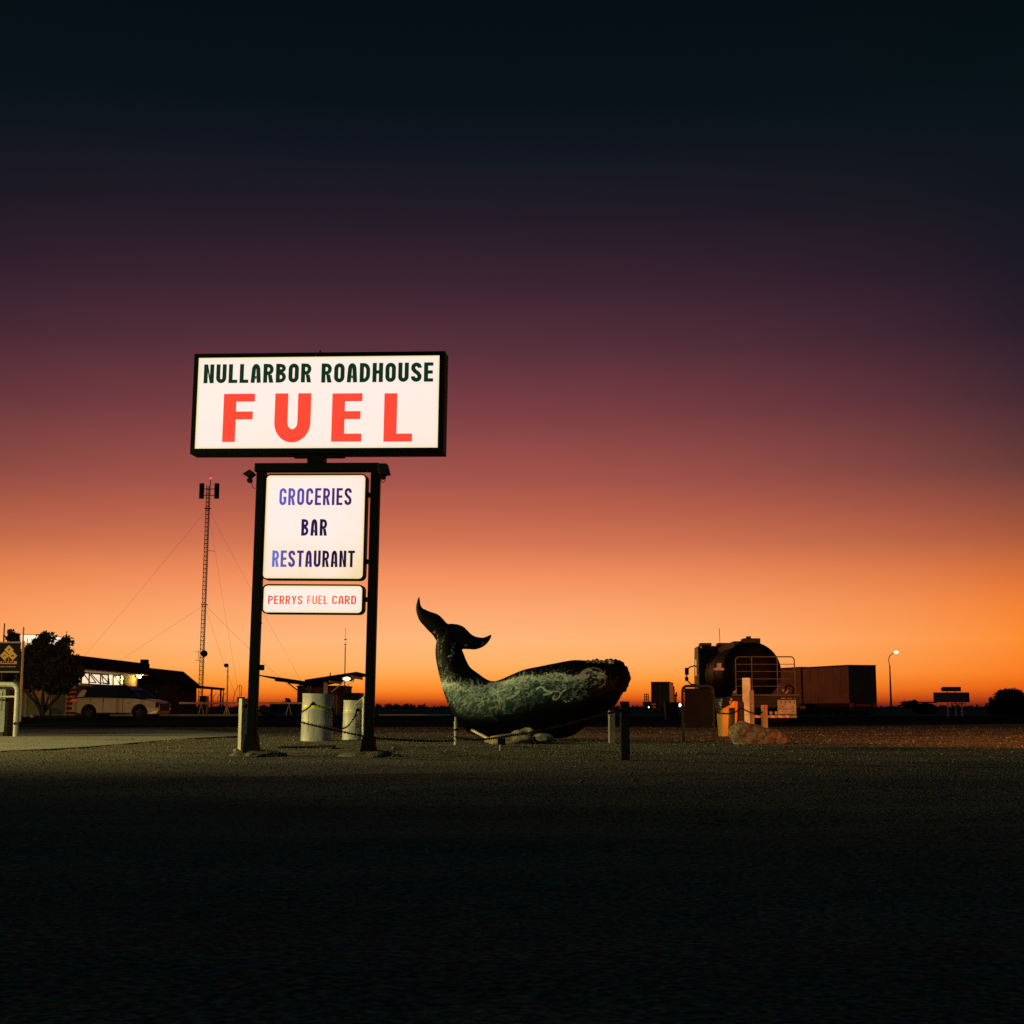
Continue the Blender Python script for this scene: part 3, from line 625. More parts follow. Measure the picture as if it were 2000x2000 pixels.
chain('black chain running low in front of both drums from the left pale post', pp([(478, 1380, 19.1), (530, 1397, 19.8), (587, 1410.5, 20.4), (645, 1424, 20.9), (715, 1438.5, 21.6), (760, 1443.5, 22.0), (800, 1446, 22.4), (850, 1447.5, 22.9), (889, 1446.5, 23.2)]))
chain('dark chain crossing before the whale from the pipe bollard to the near post', pp([(892, 1441, 23.2), (925, 1445, 22.6), (954, 1443, 22), (996, 1437, 21.2), (1043, 1429.5, 20.3), (1110, 1414, 19.1), (1170, 1398, 17.9), (1216, 1386, 17.0)]))
chain('thin chain sagging from the larger drum back to the left post', [hole1] + pp([(603, 1382, 25.1), (587, 1392, 24.8), (573, 1397, 24.4), (556, 1400, 23.8), (540, 1400, 23.2), (524, 1397, 22.4), (510, 1391, 21.6), (496, 1384, 20.6), (479, 1377, 19.3)]))
chain('short chain hanging between the two drums', [hole2] + pp([(693, 1400, 26.9), (684, 1413, 26.8), (675, 1421, 26.6), (664, 1422, 26.3), (655, 1410, 25.9)]) + [Vector((gd1.x + rd1 + .02, gd1.y - .03, .62))])
chain('short chain draped over the two small posts behind the rock', pp([(1399, 1392, 28.6), (1420, 1394, 29.2), (1436, 1391, 29.6), (1445, 1384, 29.8), (1452, 1385, 29.9), (1464, 1391, 29.7), (1478, 1394, 29.5), (1489, 1391, 29.3)]))
# dark line modelled as a thin flat strip on the gravel between the poles
gA, gB = G(545, 1461.5), G(652, 1462.5); ts = T('dark_strip', 'thin dark strip on the gravel between the sign poles', 'scrap', ((gA.x + gB.x) / 2, (gA.y + gB.y) / 2, .02))
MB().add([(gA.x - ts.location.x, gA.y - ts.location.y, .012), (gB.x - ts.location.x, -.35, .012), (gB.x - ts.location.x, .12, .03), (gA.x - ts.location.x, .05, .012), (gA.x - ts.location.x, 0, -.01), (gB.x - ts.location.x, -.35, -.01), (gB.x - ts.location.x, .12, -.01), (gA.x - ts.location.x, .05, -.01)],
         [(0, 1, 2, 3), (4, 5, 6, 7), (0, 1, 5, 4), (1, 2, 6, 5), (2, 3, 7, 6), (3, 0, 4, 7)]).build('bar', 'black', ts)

# ================================================================== ROCKS
def blob(name, size, mkey, seed, sub=4, amp=.25, lobes=None, parent=None):
    bm = bmesh.new(); bmesh.ops.create_icosphere(bm, subdivisions=sub, radius=1)
    r = np.random.default_rng(seed); ph = r.random((14, 3)) * 6.28; fr = [Vector(r.normal(size=3)) * (1.3 + .55 * i) for i in range(14)]
    for v in bm.verts:
        c = v.co.copy(); n = sum(math.sin(c.dot(fr[i]) + ph[i][0]) / (1.4 + .55 * i) for i in range(14))
        k = 1 + amp * .5 * n; q = c * k
        v.co = Vector((q.x * size[0], q.y * size[1], q.z * size[2]))
        if lobes:
            for (lx, w, dz, fy) in lobes:
                t = math.exp(-((v.co.x - lx) / w) ** 2); v.co.z *= 1 + dz * t; v.co.y *= 1 + fy * t
    me = bpy.data.meshes.new(name); bm.to_mesh(me); bm.free()
    for p in me.polygons: p.use_smooth = True
    me.materials.append(M[mkey]); o = bpy.data.objects.new(name, me); C.objects.link(o)
    if parent: o.parent = parent
    return o
gr = G(1479, 1453); bmb = MB()
for c, r_x in (((-.24, .0, .215), (.25, .24, .25)), ((-.05, -.02, .19), (.24, .24, .225)), ((.16, -.05, .15), (.23, .22, .19)), ((.33, -.06, .115), (.16, .17, .145)), ((-.1, .02, .04), (.33, .25, .1))): bmb.ball(c, 1.0, 20, 12, r_x)
bmb.ball((.02, -.03, .15), 1.0, 24, 12, (.44, .25, .20))
btmp = bmb.build('boulder_tmp', 'rock'); bmod = btmp.modifiers.new('r', 'REMESH'); bmod.mode = 'VOXEL'; bmod.voxel_size = .014
bsm = btmp.modifiers.new('s', 'SMOOTH'); bsm.factor = .5; bsm.iterations = 6
bdg = bpy.context.evaluated_depsgraph_get(); bdg.update(); bme = bpy.data.meshes.new_from_object(btmp.evaluated_get(bdg)); bme.name = 'boulder'; bpy.data.objects.remove(btmp)
bco = np.empty(len(bme.vertices) * 3); bme.vertices.foreach_get('co', bco); bco = bco.reshape(-1, 3); bno = np.array([v.normal[:] for v in bme.vertices])
bd = sum(a * (vnoise(bco[:, 0] * f + 9 + bco[:, 1] * f * .5, bco[:, 2] * f + 4 - bco[:, 1] * f * .6, k) - .5) for k, (a, f) in enumerate(((.05, 6), (.022, 15), (.016, 34), (.010, 62)), 50))
bme.vertices.foreach_set('co', (bco + bno * bd[:, None]).ravel())
for p in bme.polygons: p.use_smooth = True
bme.materials.clear(); bme.materials.append(M['rock']); rk = bpy.data.objects.new('boulder', bme); C.objects.link(rk); rk.location = (gr.x, gr.y, -.015); rk.scale = (1.0, .92, .88)
tag(rk, 'large pitted boulder lying in front of the tanker, orange lit end', 'rock')
RW = 25.0
for (px, py, s, lab, sd) in ((1000, 1447, (.42, .28, .11), 'low flat pale rock under the whale belly, largest of the three', 21), (1025, 1435, (.20, .2, .13), 'rounded pale rock leaning on top of the flat rock under the whale', 22), (1062, 1442, (.20, .16, .085), 'small pale rock at right end of the pile under the whale', 23)):
    p = P(px, py, 24.6 if sd != 22 else 24.9); o = blob('rock', s, 'stone', sd, 4, .3); o.location = (p.x, p.y, max(p.z, s[2] * .55)); tag(o, lab, 'rock', 'pale rocks under the whale')
for i, (px, py, s, lab) in enumerate(((461, 1468, .04, 'small pale stone at the foot of the left pale post'), (769, 1463, .03, 'small pale stone on gravel right of the right sign pole'), (1137, 1531, .028, 'pale pebble alone on the dark foreground gravel below the whale'), (1239, 1528, .022, 'smaller pebble on the dark gravel below the near black post'))):
    p = G(px, py); o = blob('stone', (s, s * .8, s * .7), 'stone', 40 + i, 2, .4); o.location = (p.x, p.y, s * .5 + float(ground_height(np.array([p.x]), np.array([p.y]))[0])); tag(o, lab, 'stone', 'loose stones on the gravel')
# earth mounds round the pole footings
for i, x in enumerate(pole_x):
    w = SM @ Vector((x, 0, 0)); o = blob('soil_mound', (.34, .30, .075), 'stone', 60 + i, 4, .35); o.data.materials[0] = GRAVEL; o.location = (w.x + .06, w.y + .02, -.005)
    tag(o, ('low gravel mound round the foot of the left sign pole', 'low gravel mound round the foot of the right sign pole')[i], 'mound', 'mounds at the pole feet')

# ================================================================== WHALE STATUE
WY = 26.6; KZ = 4.025 * F / (WY / CP) ; w0p = P(1023, 1442, WY)
whale = T('whale_statue', 'painted black whale statue with raised tail and sea foam band on its flank', 'statue', (w0p.x, WY, 0), 0)
ZB = max(0.02, w0p.z)
def wz(zx, zy):                            # photo zoom coordinate -> statue plane
    p = P(780 + zx / 4.025, 1140 + zy / 4.025, WY); return (p.x - w0p.x, p.z)
def zt7(a, b): return (80.5 + a * .375, 80.5 + b * .375)
def loft(mb, pairs, n=28, tilt=0):
    vs = []
    for (t, b, d) in pairs:
        tx, tz = wz(*t); bx_, bz = wz(*b); cx, cz = (tx + bx_) / 2, (tz + bz) / 2; ux, uz = (tx - bx_) / 2, (tz - bz) / 2; dd = d / KZ
        for k in range(n):
            a = 2 * PI * k / n; vs.append((cx + ux * math.cos(a), dd * math.sin(a), cz + uz * math.cos(a)))
    N = len(pairs)
    mb.add(vs, [(i * n + k, i * n + (k + 1) % n, (i + 1) * n + (k + 1) % n, (i + 1) * n + k) for i in range(N - 1) for k in range(n)] + [tuple(range(n)), tuple((N - 1) * n + k for k in range(n))])
def dens(pairs, per=4):
    t = catmull([Vector((p[0][0], p[0][1], p[2])) for p in pairs], per); b = catmull([Vector((p[1][0], p[1][1], 0)) for p in pairs], per)
    return [((t[i].x, t[i].y), (b[i].x, b[i].y), max(2, t[i].z)) for i in range(len(t))]
wm = MB()
loft(wm, dens([((1820, 735), (1820, 755), 14), ((1795, 668), (1800, 790), 60), ((1748, 620), (1745, 880), 125), ((1680, 612), (1690, 968), 175), ((1590, 608), (1590, 1030), 215), ((1480, 604), (1480, 1105), 245),
               ((1370, 600), (1375, 1188), 265), ((1250, 620), (1270, 1214), 272), ((1100, 650), (1120, 1215), 272), ((980, 675), (960, 1222), 262), ((870, 720), (800, 1222), 242),
               ((790, 755), (650, 1205), 215), ((735, 766), (540, 1165), 190), ((680, 748), (455, 1085), 165), ((620, 705), (395, 975), 140), ((560, 660), (350, 860), 115),
               ((530, 610), (318, 740), 95), ((510, 560), (292, 620), 80), ((492, 515), (283, 540), 66), ((476, 460), (292, 455), 54), ((440, 390), (330, 385), 44), ((410, 340), (350, 335), 34)], 3))
lead = [(196, 55), (165, 130), (140, 230), (132, 310), (150, 420), (200, 550), (270, 640), (380, 760), (480, 860), (556, 975), (620, 1080)]
trail = [(206, 56), (216, 130), (230, 220), (270, 295), (340, 330), (430, 370), (560, 410), (640, 460), (710, 530), (775, 605), (860, 650)]
loft(wm, dens([(zt7(*t), zt7(*l), 12 + 30 * i / 10) for i, (l, t) in enumerate(zip(lead, trail))], 3), 16)
up = [(1700, 850), (1640, 880), (1550, 912), (1480, 910), (1380, 890), (1290, 840), (1200, 750), (1130, 685), (1040, 645), (960, 628), (850, 622), (770, 640)]
lo = [(1718, 870), (1700, 930), (1650, 1010), (1590, 1075), (1500, 1130), (1400, 1162), (1340, 1167), (1250, 1163), (1150, 1160), (1085, 1160), (1000, 1160), (800, 1120)]
loft(wm, dens([(zt7(*t), zt7(*l), 12 + 30 * i / 11) for i, (l, t) in enumerate(zip(lo, up))], 3), 16)
rr_ = random.Random(3)
for i in range(46):                        # callosities along the rostrum, brow and lip
    zx = rr_.uniform(1470, 1770); zy = np.interp(zx, [1470, 1600, 1700, 1750, 1780], [606, 606, 608, 622, 650]); x, z = wz(zx, zy + rr_.uniform(-3, 12))
    wm.ball((x, rr_.uniform(-.16, .16), z), rr_.uniform(9, 19) / KZ, 8, 5)
for i in range(22):
    t = rr_.random(); x, z = wz(np.interp(t, [0, .5, 1], [1785, 1815, 1770]), np.interp(t, [0, .5, 1], [660, 735, 840])); wm.ball((x, rr_.uniform(-.10, .10), z), rr_.uniform(8, 16) / KZ, 8, 5)
for i in range(14):
    x, z = wz(rr_.uniform(1690, 1730), rr_.uniform(720, 770)); wm.ball((x, -.36 + rr_.uniform(-.03, .03), z), .03, 8, 5)
tmp = wm.build('whale_tmp', 'black'); rm = tmp.modifiers.new('remesh', 'REMESH'); rm.mode = 'VOXEL'; rm.voxel_size = .0105
sm = tmp.modifiers.new('smooth', 'SMOOTH'); sm.factor = .5; sm.iterations = 3
dg = bpy.context.evaluated_depsgraph_get(); dg.update(); wme = bpy.data.meshes.new_from_object(tmp.evaluated_get(dg)); wme.name = 'body'; bpy.data.objects.remove(tmp)
# painted decoration: numpy canvas in statue-side coordinates (zoom pixels / 4)
CW, CH = 480, 360
cv = np.zeros((CH, CW, 3)); cv[:] = (0.0018, 0.0026, 0.003)
yy, xx = np.mgrid[0:CH, 0:CW]
def dab(x, y, r, col, a):
    x0, x1, y0, y1 = int(max(0, x - r - 1)), int(min(CW, x + r + 2)), int(max(0, y - r - 1)), int(min(CH, y + r + 2))
    if x1 <= x0 or y1 <= y0: return
    d = np.hypot(xx[y0:y1, x0:x1] - x, yy[y0:y1, x0:x1] - y); m = (np.clip(r + .5 - d, 0, 1) * a)[..., None]
    cv[y0:y1, x0:x1] = cv[y0:y1, x0:x1] * (1 - m) + np.array(col) * m
UPX = [320, 450, 540, 640, 720, 820, 980, 1100, 1240, 1330, 1400, 1500, 1590, 1625]; UPY = [785, 792, 812, 818, 792, 776, 738, 735, 712, 738, 735, 705, 712, 770]
LOX = [340, 400, 480, 700, 900, 1050, 1200, 1400, 1470, 1600, 1625]; LOY = [850, 950, 1045, 1050, 1015, 965, 945, 940, 890, 810, 790]
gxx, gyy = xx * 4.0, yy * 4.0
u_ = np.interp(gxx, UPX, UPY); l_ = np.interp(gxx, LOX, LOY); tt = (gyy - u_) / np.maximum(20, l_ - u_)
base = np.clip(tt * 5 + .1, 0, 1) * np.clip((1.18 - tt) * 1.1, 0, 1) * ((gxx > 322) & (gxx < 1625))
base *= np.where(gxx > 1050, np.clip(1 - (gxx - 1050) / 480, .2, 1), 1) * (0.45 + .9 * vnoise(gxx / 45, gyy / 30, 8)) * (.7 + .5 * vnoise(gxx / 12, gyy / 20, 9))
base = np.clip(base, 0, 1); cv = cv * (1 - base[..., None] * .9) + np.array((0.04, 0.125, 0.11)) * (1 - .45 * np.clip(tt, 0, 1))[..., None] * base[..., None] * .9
foam = [(0.66, 0.74, 0.62), (0.42, 0.60, 0.53), (0.20, 0.42, 0.39), (0.05, 0.15, 0.15), (0.58, 0.58, 0.44)]
for i in range(1000):
    zx = rr_.uniform(325, 1610); t = rr_.random() ** 1.35; u0, l0 = np.interp(zx, UPX, UPY), np.interp(zx, LOX, LOY); zy = u0 + (l0 - u0) * t * (1.0 if zx < 1050 else .92)
    if zx > 1440 and rr_.random() < .65: continue
    L = rr_.uniform(14, 95) * (1.2 if zx < 1000 else .65); an = (R(rr_.gauss(-52 if t > .35 else -22, 34)) if zx < 960 else R(rr_.uniform(-70, 60))); cur = rr_.uniform(-.12, .12) if zx < 960 else rr_.uniform(-.45, .45)
    col = np.array(rr_.choices(foam, (5, 4, 3, 4, 2))[0]) * (1.0 - .5 * t); a = rr_.uniform(.4, .95) * (1 - .78 * t ** 1.3); x, y = zx / 4, zy / 4; rad = rr_.choice((.4, .5, .6, .8, 1.2)) * (1.5 if t < .22 else 1)
    for k in range(int(L / 4) + 2):
        dab(x, y, rad * (1 - .5 * k * 4 / L if L > 30 else 1), col, a); x += math.cos(an); y += math.sin(an); an += cur
for i in range(46):                        # long thin bright brush lines fanning through the wash
    zx = rr_.uniform(360, 960) if i < 36 else rr_.uniform(960, 1380); u0, l0 = np.interp(zx, UPX, UPY), np.interp(zx, LOX, LOY); zy = u0 + (l0 - u0) * rr_.uniform(.1, .7)
    an = R(rr_.gauss(-58, 24)) if rr_.random() < .7 else R(rr_.gauss(60, 20)); cur = rr_.gauss(0, .018); x, y = zx / 4, zy / 4; L = rr_.uniform(8, 24); c_ = np.array(foam[rr_.choice((0, 1, 2, 2))]) * .8
    for k in range(int(L * 1.5)): dab(x, y, .35 + .35 * math.sin(PI * k / (L * 1.5)), c_, .38); x += math.cos(an) * .7; y += math.sin(an) * .7; an += cur
for i in range(620):                       # curls of spray along the crest
    zx = rr_.uniform(325, 1600); zy = np.interp(zx, UPX, UPY) + abs(rr_.gauss(0, 22)) - 10; dab(zx / 4, zy / 4, rr_.uniform(.5, 1.9), foam[rr_.choice((0, 0, 1, 4))], rr_.uniform(.4, .9))
for i in range(420):                       # flung droplets above the crest
    zx = rr_.uniform(330, 1560); zy = np.interp(zx, UPX, UPY) - abs(rr_.gauss(0, 26)); dab(zx / 4, zy / 4, rr_.uniform(.25, .6), foam[0], rr_.uniform(.2, .7))
for path, n, sp in (([(294, 400), (304, 470), (306, 560), (312, 640), (330, 760)], 34, 2), ([(348, 400), (335, 470), (330, 540), (325, 640), (350, 740)], 30, 3.5), ([(420, 470), (425, 540), (395, 620), (360, 700), (345, 770)], 40, 8), ([(430, 560), (400, 570), (385, 575)], 20, 3), ([(360, 690), (420, 720), (450, 780)], 30, 14)):
    for i in range(n):
        t = rr_.random() * (len(path) - 1); k = int(t); k = min(k, len(path) - 2); f_ = t - k
        dab((path[k][0] * (1 - f_) + path[k + 1][0] * f_ + rr_.gauss(0, sp)) / 4, (path[k][1] * (1 - f_) + path[k + 1][1] * f_ + rr_.gauss(0, sp)) / 4, rr_.uniform(.3, .8), foam[rr_.choice((0, 4, 1))], rr_.uniform(.3, .8))
def stroke(pts, r, col, a):
    for q in catmull([Vector((p[0] / 4, p[1] / 4, 0)) for p in pts], 14): dab(q.x, q.y, r, col, a)
stroke([(1398, 730), (1440, 702), (1480, 682), (1500, 686)], 2.2, (.55, .52, .36), .5)           # pale brow patch
stroke([(1420, 700), (1470, 672), (1540, 668), (1580, 690), (1605, 730), (1600, 790), (1560, 820)], .7, (.5, .48, .34), .75)
stroke([(1640, 700), (1650, 770), (1690, 830), (1740, 850)], .45, (.10, .09, .07), .6)          # mouth line
stroke([(1210, 880), (1200, 905), (1225, 912), (1250, 885), (1275, 850), (1300, 835)], .9, foam[0], .8); stroke([(1190, 850), (1240, 852), (1265, 862)], .8, foam[0], .7)
stroke([(1075, 830), (1110, 815), (1150, 845), (1190, 860), (1130, 875)], 1.7, foam[0], .6); stroke([(850, 905), (900, 885), (940, 850), (905, 862)], 1.6, (.4, .56, .46), .6)
for q in ((1287, 922), (1320, 925), (1342, 908), (1300, 930)): dab(q[0] / 4, q[1] / 4, 1.4, foam[0], .8)
for q, c in (((272, 383), (.5, .3, .25)), ((520, 485), (.25, .16, .13)), ((655, 470), (.22, .15, .12))): dab(q[0] / 4, q[1] / 4, 2.4, c, .6)   # worn fluke patches
for i in range(130):
    zx = rr_.uniform(1465, 1680); dab(zx / 4, (606 + rr_.uniform(-10, 16) + (8 if zx > 1640 else 0)) / 4, rr_.uniform(.6, 1.6), foam[4], rr_.uniform(.3, .8))
vco = np.empty(len(wme.vertices) * 3); wme.vertices.foreach_get('co', vco); vco = vco.reshape(-1, 3)
# inverse of wz: statue plane -> canvas, by a plain linear fit (same for both flanks)
ax, az = wz(200, 900); bx_, bz = wz(1800, 900); _, z_lo = wz(980, 1200); _, z_hi = wz(980, 100)
zxv = 200 + (vco[:, 0] - ax) / (bx_ - ax) * 1600
zyv = np.interp(vco[:, 2], sorted([wz(980, q)[1] for q in range(0, 1400, 50)]), sorted(range(0, 1400, 50), reverse=True))
ix, iy = np.clip(zxv / 4, 0, CW - 1.01), np.clip(zyv / 4, 0, CH - 1.01); i0, j0 = ix.astype(int), iy.astype(int); fx, fy = (ix - i0)[:, None], (iy - j0)[:, None]
colv = (cv[j0, i0] * (1 - fx) + cv[j0, i0 + 1] * fx) * (1 - fy) + (cv[j0 + 1, i0] * (1 - fx) + cv[j0 + 1, i0 + 1] * fx) * fy
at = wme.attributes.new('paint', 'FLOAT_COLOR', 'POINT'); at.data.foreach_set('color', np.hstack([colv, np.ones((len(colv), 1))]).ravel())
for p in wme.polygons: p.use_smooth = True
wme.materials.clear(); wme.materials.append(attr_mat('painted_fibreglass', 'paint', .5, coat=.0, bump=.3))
wb = bpy.data.objects.new('body', wme); C.objects.link(wb); wb.parent = whale
ex, ez = wz(1702, 742); MB().ball((ex, -.40, ez), .035, 12, 6).build('eye', 'glass', whale, smooth='all')
sx0, sz0 = wz(575, 1180); sx1, sz1 = wz(745, 1262); MB().tube([(sx0, -.55, max(.12, sz0 + .08)), (sx1, -1.0, .02)], .028, 10).build('support_pipe', 'cream', whale)
MB().bx(-.9, .55, -.16, .16, -.05, .06).build('support_plinth', 'dark', whale)
# little uplight in front
gu = G(977, 1464); tu = T('ground_spotlight', 'small dark ground spotlight on a stake in front of the whale', 'lamp', (gu.x, gu.y, 0))
MB().lathe([(.012, -.05), (.012, .07)], n=8).build('stake', 'white_post', tu); MB().lathe([(.045, -.06), (.055, .05), (.05, .06)], (0.02, 0, .12), 14, 'x').build('lamp_head', 'black', tu, smooth=True)

# ================================================================== LEFT EDGE: PIPE GUARD AND CABINET
gh = G(30, 1440); HY = gh.y
hoop = T('pipe_guard', 'pale pipe hoop guard bent over at the left edge of the concrete', 'barrier', (gh.x, HY, 0)); hh = Z(1337, HY); s1 = .13
path = [(0, 0, -.1), (0, 0, hh - s1)] + [(-s1 + s1 * math.cos(R(a)), 0, hh - s1 + s1 * math.sin(R(a))) for a in range(15, 91, 15)] + [(-1.3, 0, hh)] + [(-1.3 - s1 * math.sin(R(a)), 0, hh - s1 + s1 * math.cos(R(a))) for a in range(15, 91, 15)] + [(-1.3 - s1, 0, -.1)]
MB().tube(path, .055, 16).build('pipe', 'pale_pipe', hoop, smooth=True)
MB().tube([(0, -.0, hh - .26), (-1.43, 0, hh - .26)], .022, 10).build('cross_rail', 'pale_pipe', hoop)
MB().lathe([(.0561, hh - .02), (.0561, hh + .02)], (0, 0, 0), 16, 'z').build('joint', 'black', None) if False else None
MB().lathe([(0, 0), (.036, 0), (.036, -.004), (0, -.004)], (0, -.054, .29), 16, 'y', caps=False).build('round_sticker', 'black', hoop)
gc = G(4, 1437); tc_ = T('metal_cabinet', 'pale green metal cabinet with small door behind the pipe guard', 'cabinet', (X(-14, HY + .45), HY + .45, 0))
MB().bx(-.42, .34, -.2, .25, .10, 1.03).build('housing', 'pale_cab', tc_, bevel=.01)
MB().bx(-.38, .27, -.225, -.202, .58, .99).build('door', 'white_post', tc_, bevel=.006)
MB().bx(.342, .40, -.18, .22, .0, 1.0).build('side_rail', 'black', tc_)
MB().bx(-.40, .32, -.18, .2, .0, .098).build('plinth', 'dark', tc_)

# tourist sign board with three diamond signs
BY = 60.0
tb = T('tourist_sign', 'black roadside board with three yellow diamond signs on pale posts', 'sign', (X(14, BY), BY, 0))
bx0, bx1 = X(-8, BY) - tb.location.x, X(34.5, BY) - tb.location.x; bz0, bz1 = Z(1311, BY), Z(1256, BY)
bo = MB().bx(bx0, bx1, -.02, .03, bz0, bz1).build('board', 'board', tb)
for nm, q in (('frame_bar', (bx0, bx1, bz1, bz1 + .06)), ('frame_bar', (bx0, bx1, bz0 - .06, bz0))): MB().bx(q[0], q[1], -.03, .03, q[2], q[3]).build(nm, 'cream', bo)
def bl(zx, zy): p = P(zx / 8.05, 1210 + zy / 8.05, BY); return p.x - tb.location.x, p.z
for cx_, cz_, r, art in ((147, 477, 74, 'roo'), (75, 570, 72, 'camel'), (205, 570, 72, 'wombat')):
    a = bl(cx_, cz_ - r); b = bl(cx_ + r, cz_); c = bl(cx_, cz_ + r); d = bl(cx_ - r, cz_)
    dm = MB().prism([a, b, c, d], -.045, -.0245).build('diamond_sign', 'sign_yellow', bo)
    cx, cz = bl(cx_, cz_); k = abs(b[0] - d[0]) / 2
    shapes = {'roo': [(-.35, -.1), (-.1, .25), (.12, .3), (.2, .45), (.3, .3), (.18, .12), (.12, -.1), (.28, -.3), (.0, -.28), (-.12, -.12)],
              'camel': [(-.38, -.35), (-.3, .05), (-.12, .22), (.02, .08), (.16, .2), (.3, .3), (.42, .28), (.26, .0), (.2, -.35), (.1, -.05), (-.2, -.08), (-.26, -.35)],
              'wombat': [(-.42, -.25), (-.4, .08), (-.15, .22), (.2, .2), (.42, .05), (.4, -.12), (.25, -.28), (.15, -.15), (-.2, -.15), (-.28, -.28)]}[art]
    MB().prism([(cx + u * k * .8, cz + w * k * .8) for u, w in shapes], -.049, -.0475).build('animal_symbol', 'black', dm)
for cx_ in (85, 140, 197):
    a = bl(cx_ - 6, 660); b = bl(cx_ + 6, 595 if cx_ == 140 else 625); MB().bx(a[0], b[0], -.04, -.0225, a[1], b[1]).build('sign_stem', 'sign_orange', bo)
a = bl(10, 700); b = bl(268, 655); st = MB().bx(a[0], b[0], -.045, -.0245, a[1], b[1]).build('name_strip', 'sign_orange', bo)
rb = random.Random(5); mbt = MB(); x = a[0] + .06                                            # illegible dark print: small letter-like marks
while x < b[0] - .08: w = rb.uniform(.03, .07); mbt.bx(x, x + w, -.0485, -.0475, a[1] + .035, a[1] + .035 + rb.uniform(.06, .085)); x += w + .025
mbt.build('small_print', 'wood_dark', st)
mbt = MB(); a = bl(12, 750); x = a[0]
while x < bl(245, 740)[0]: w = rb.uniform(.03, .06); mbt.bx(x, x + w, -.0245, -.0225, a[1], a[1] + .05); x += w + .03
mbt.build('small_print', 'cream', bo)
xp = (bx1 + .05); MB().lathe([(.035, -.1), (.035, Z(1226, BY)), (.0, Z(1224, BY))], (xp + .02, .05, 0), 10).build('post', 'cream', tb); MB().lathe([(.035, -.1), (.035, bz1 + .06)], (bx0 - .05, .05, 0), 10).build('post', 'cream', tb)
tp = T('flagpole', 'bare pale flagpole standing just right of the diamond sign board', 'pole', (X(40.5, 62), 62, 0)); MB().lathe([(.045, -.1), (.035, Z(1252, 62)), (.0, Z(1251, 62))], n=10).build('pole', 'cream', tp)
tp = T('flagpole', 'dark flagpole at the left frame edge behind the sign board', 'pole', (X(0.5, 64), 64, 0)); MB().lathe([(.05, -.1), (.03, Z(1218, 64)), (.0, Z(1217, 64))], n=10).build('pole', 'dark', tp)

# ================================================================== ROADHOUSE
HX = -29.2
h_ = T('roadhouse', 'flat roofed roadhouse with lit louvre windows behind the parked car', 'building', (HX, 94, 0))
# side wall running away from the viewer: local y = depth from 94
zw0, zw1 = Z(1338, 97), Z(1313, 97)
YE = 14.5
MB().bx(-12, -.02, -.0, YE, 0, zw0).build('side_wall', 'brick', h_)
MB().bx(-12, -.02, 10.6, YE, zw0, 3.15).build('brick_pier', 'brick', h_)
MB().bx(-12, -.4, 0, 10.6, zw0, 3.15).build('room_back', 'cream', h_)
# windows along the side wall between z 2.15 and 3.05
def wy(zx): # photo z2 column -> depth on wall
    dx = ray(zx / 4.025, 1330); t = HX / dx.x; return dx.y * t - 94
zb_, zt_ = 2.18, 3.02
cols = [640, 700, 790, 850, 890, 945, 985]
wf = MB(); ys_ = [wy(c) for c in cols]
for i in range(len(ys_) - 1):
    y0, y1 = ys_[i], ys_[i + 1]
    wn_ = MB().bx(-.06, .02, y0, y0 + .10, zb_, zt_).bx(-.06, 0, y1 - .06, y1, zb_, zt_).bx(-.06, 0, y0 + .1, y1 - .06, zt_ - .05, zt_).bx(-.06, 0, y0 + .1, y1 - .06, zb_, zb_ + .06).build('window', 'window_frame', h_)
    MB().bx(-.05, -.03, y0 + .1, y1 - .06, zb_ + .06, zt_ - .05).build('pane', 'window_lit', wn_)
    if i in (0, 1, 2, 4):                   # awning sashes pushed open at the bottom
        op = (.5, .62, .12, 0, .42)[i]; s_ = MB(); ya, yb = y0 + .2, y1 - .15
        def bar_(a, b): s_.bar(a, b, .06, .05)
        A, B, C_, D_ = (.03, ya, zt_ - .08), (.03, yb, zt_ - .08), (.03 + op, yb, zb_ + .12), (.03 + op, ya, zb_ + .12)
        bar_(A, B); bar_(B, C_); bar_(C_, D_); bar_(D_, A); sa = s_.build('open_sash', 'wood_dark', wn_)
MB().bx(-.03, .08, wy(628), wy(990), zb_ - .12, zb_ - .002).build('sill', 'cream', h_)
# fascia roof
yr0, yr1 = -9, YE + .7
ztop = Z(1287.5, 99.2); ztop = 4.0
MB().bx(-14, .75, yr0, yr1, 3.16, 4.0).build('roof', 'roofing', h_, bevel=.03)
MB().bx(-13, .70, yr0 + .1, yr1 - .1, 3.08, 3.155).build('soffit', 'cream', h_)
MB().bx(.2, .7, yr1 - .8, yr1 - .1, 4.002, 4.32).build('roof_vent', 'roofing', h_)
# wall lamp
yl = wy(1062); lt = MB().ball((.30, yl, 2.98), .17, 12, 6, (1, 1.6, .75)).build('wall_lamp', 'lamp_warm', h_, smooth='all'); MB().bx(-.02, .16, yl - .05, yl + .05, 2.93, 3.04).build('lamp_bracket', 'dark', lt)
pl_d = bpy.data.lights.new('wall_lamp_light', 'POINT'); pl_d.energy = 260; pl_d.color = (1, .66, .12); pl_d.shadow_soft_size = .1; pl_o = bpy.data.objects.new('wall_lamp_light', pl_d); C.objects.link(pl_o); pl_o.location = (HX + .55, 94 + yl - .2, 2.8)
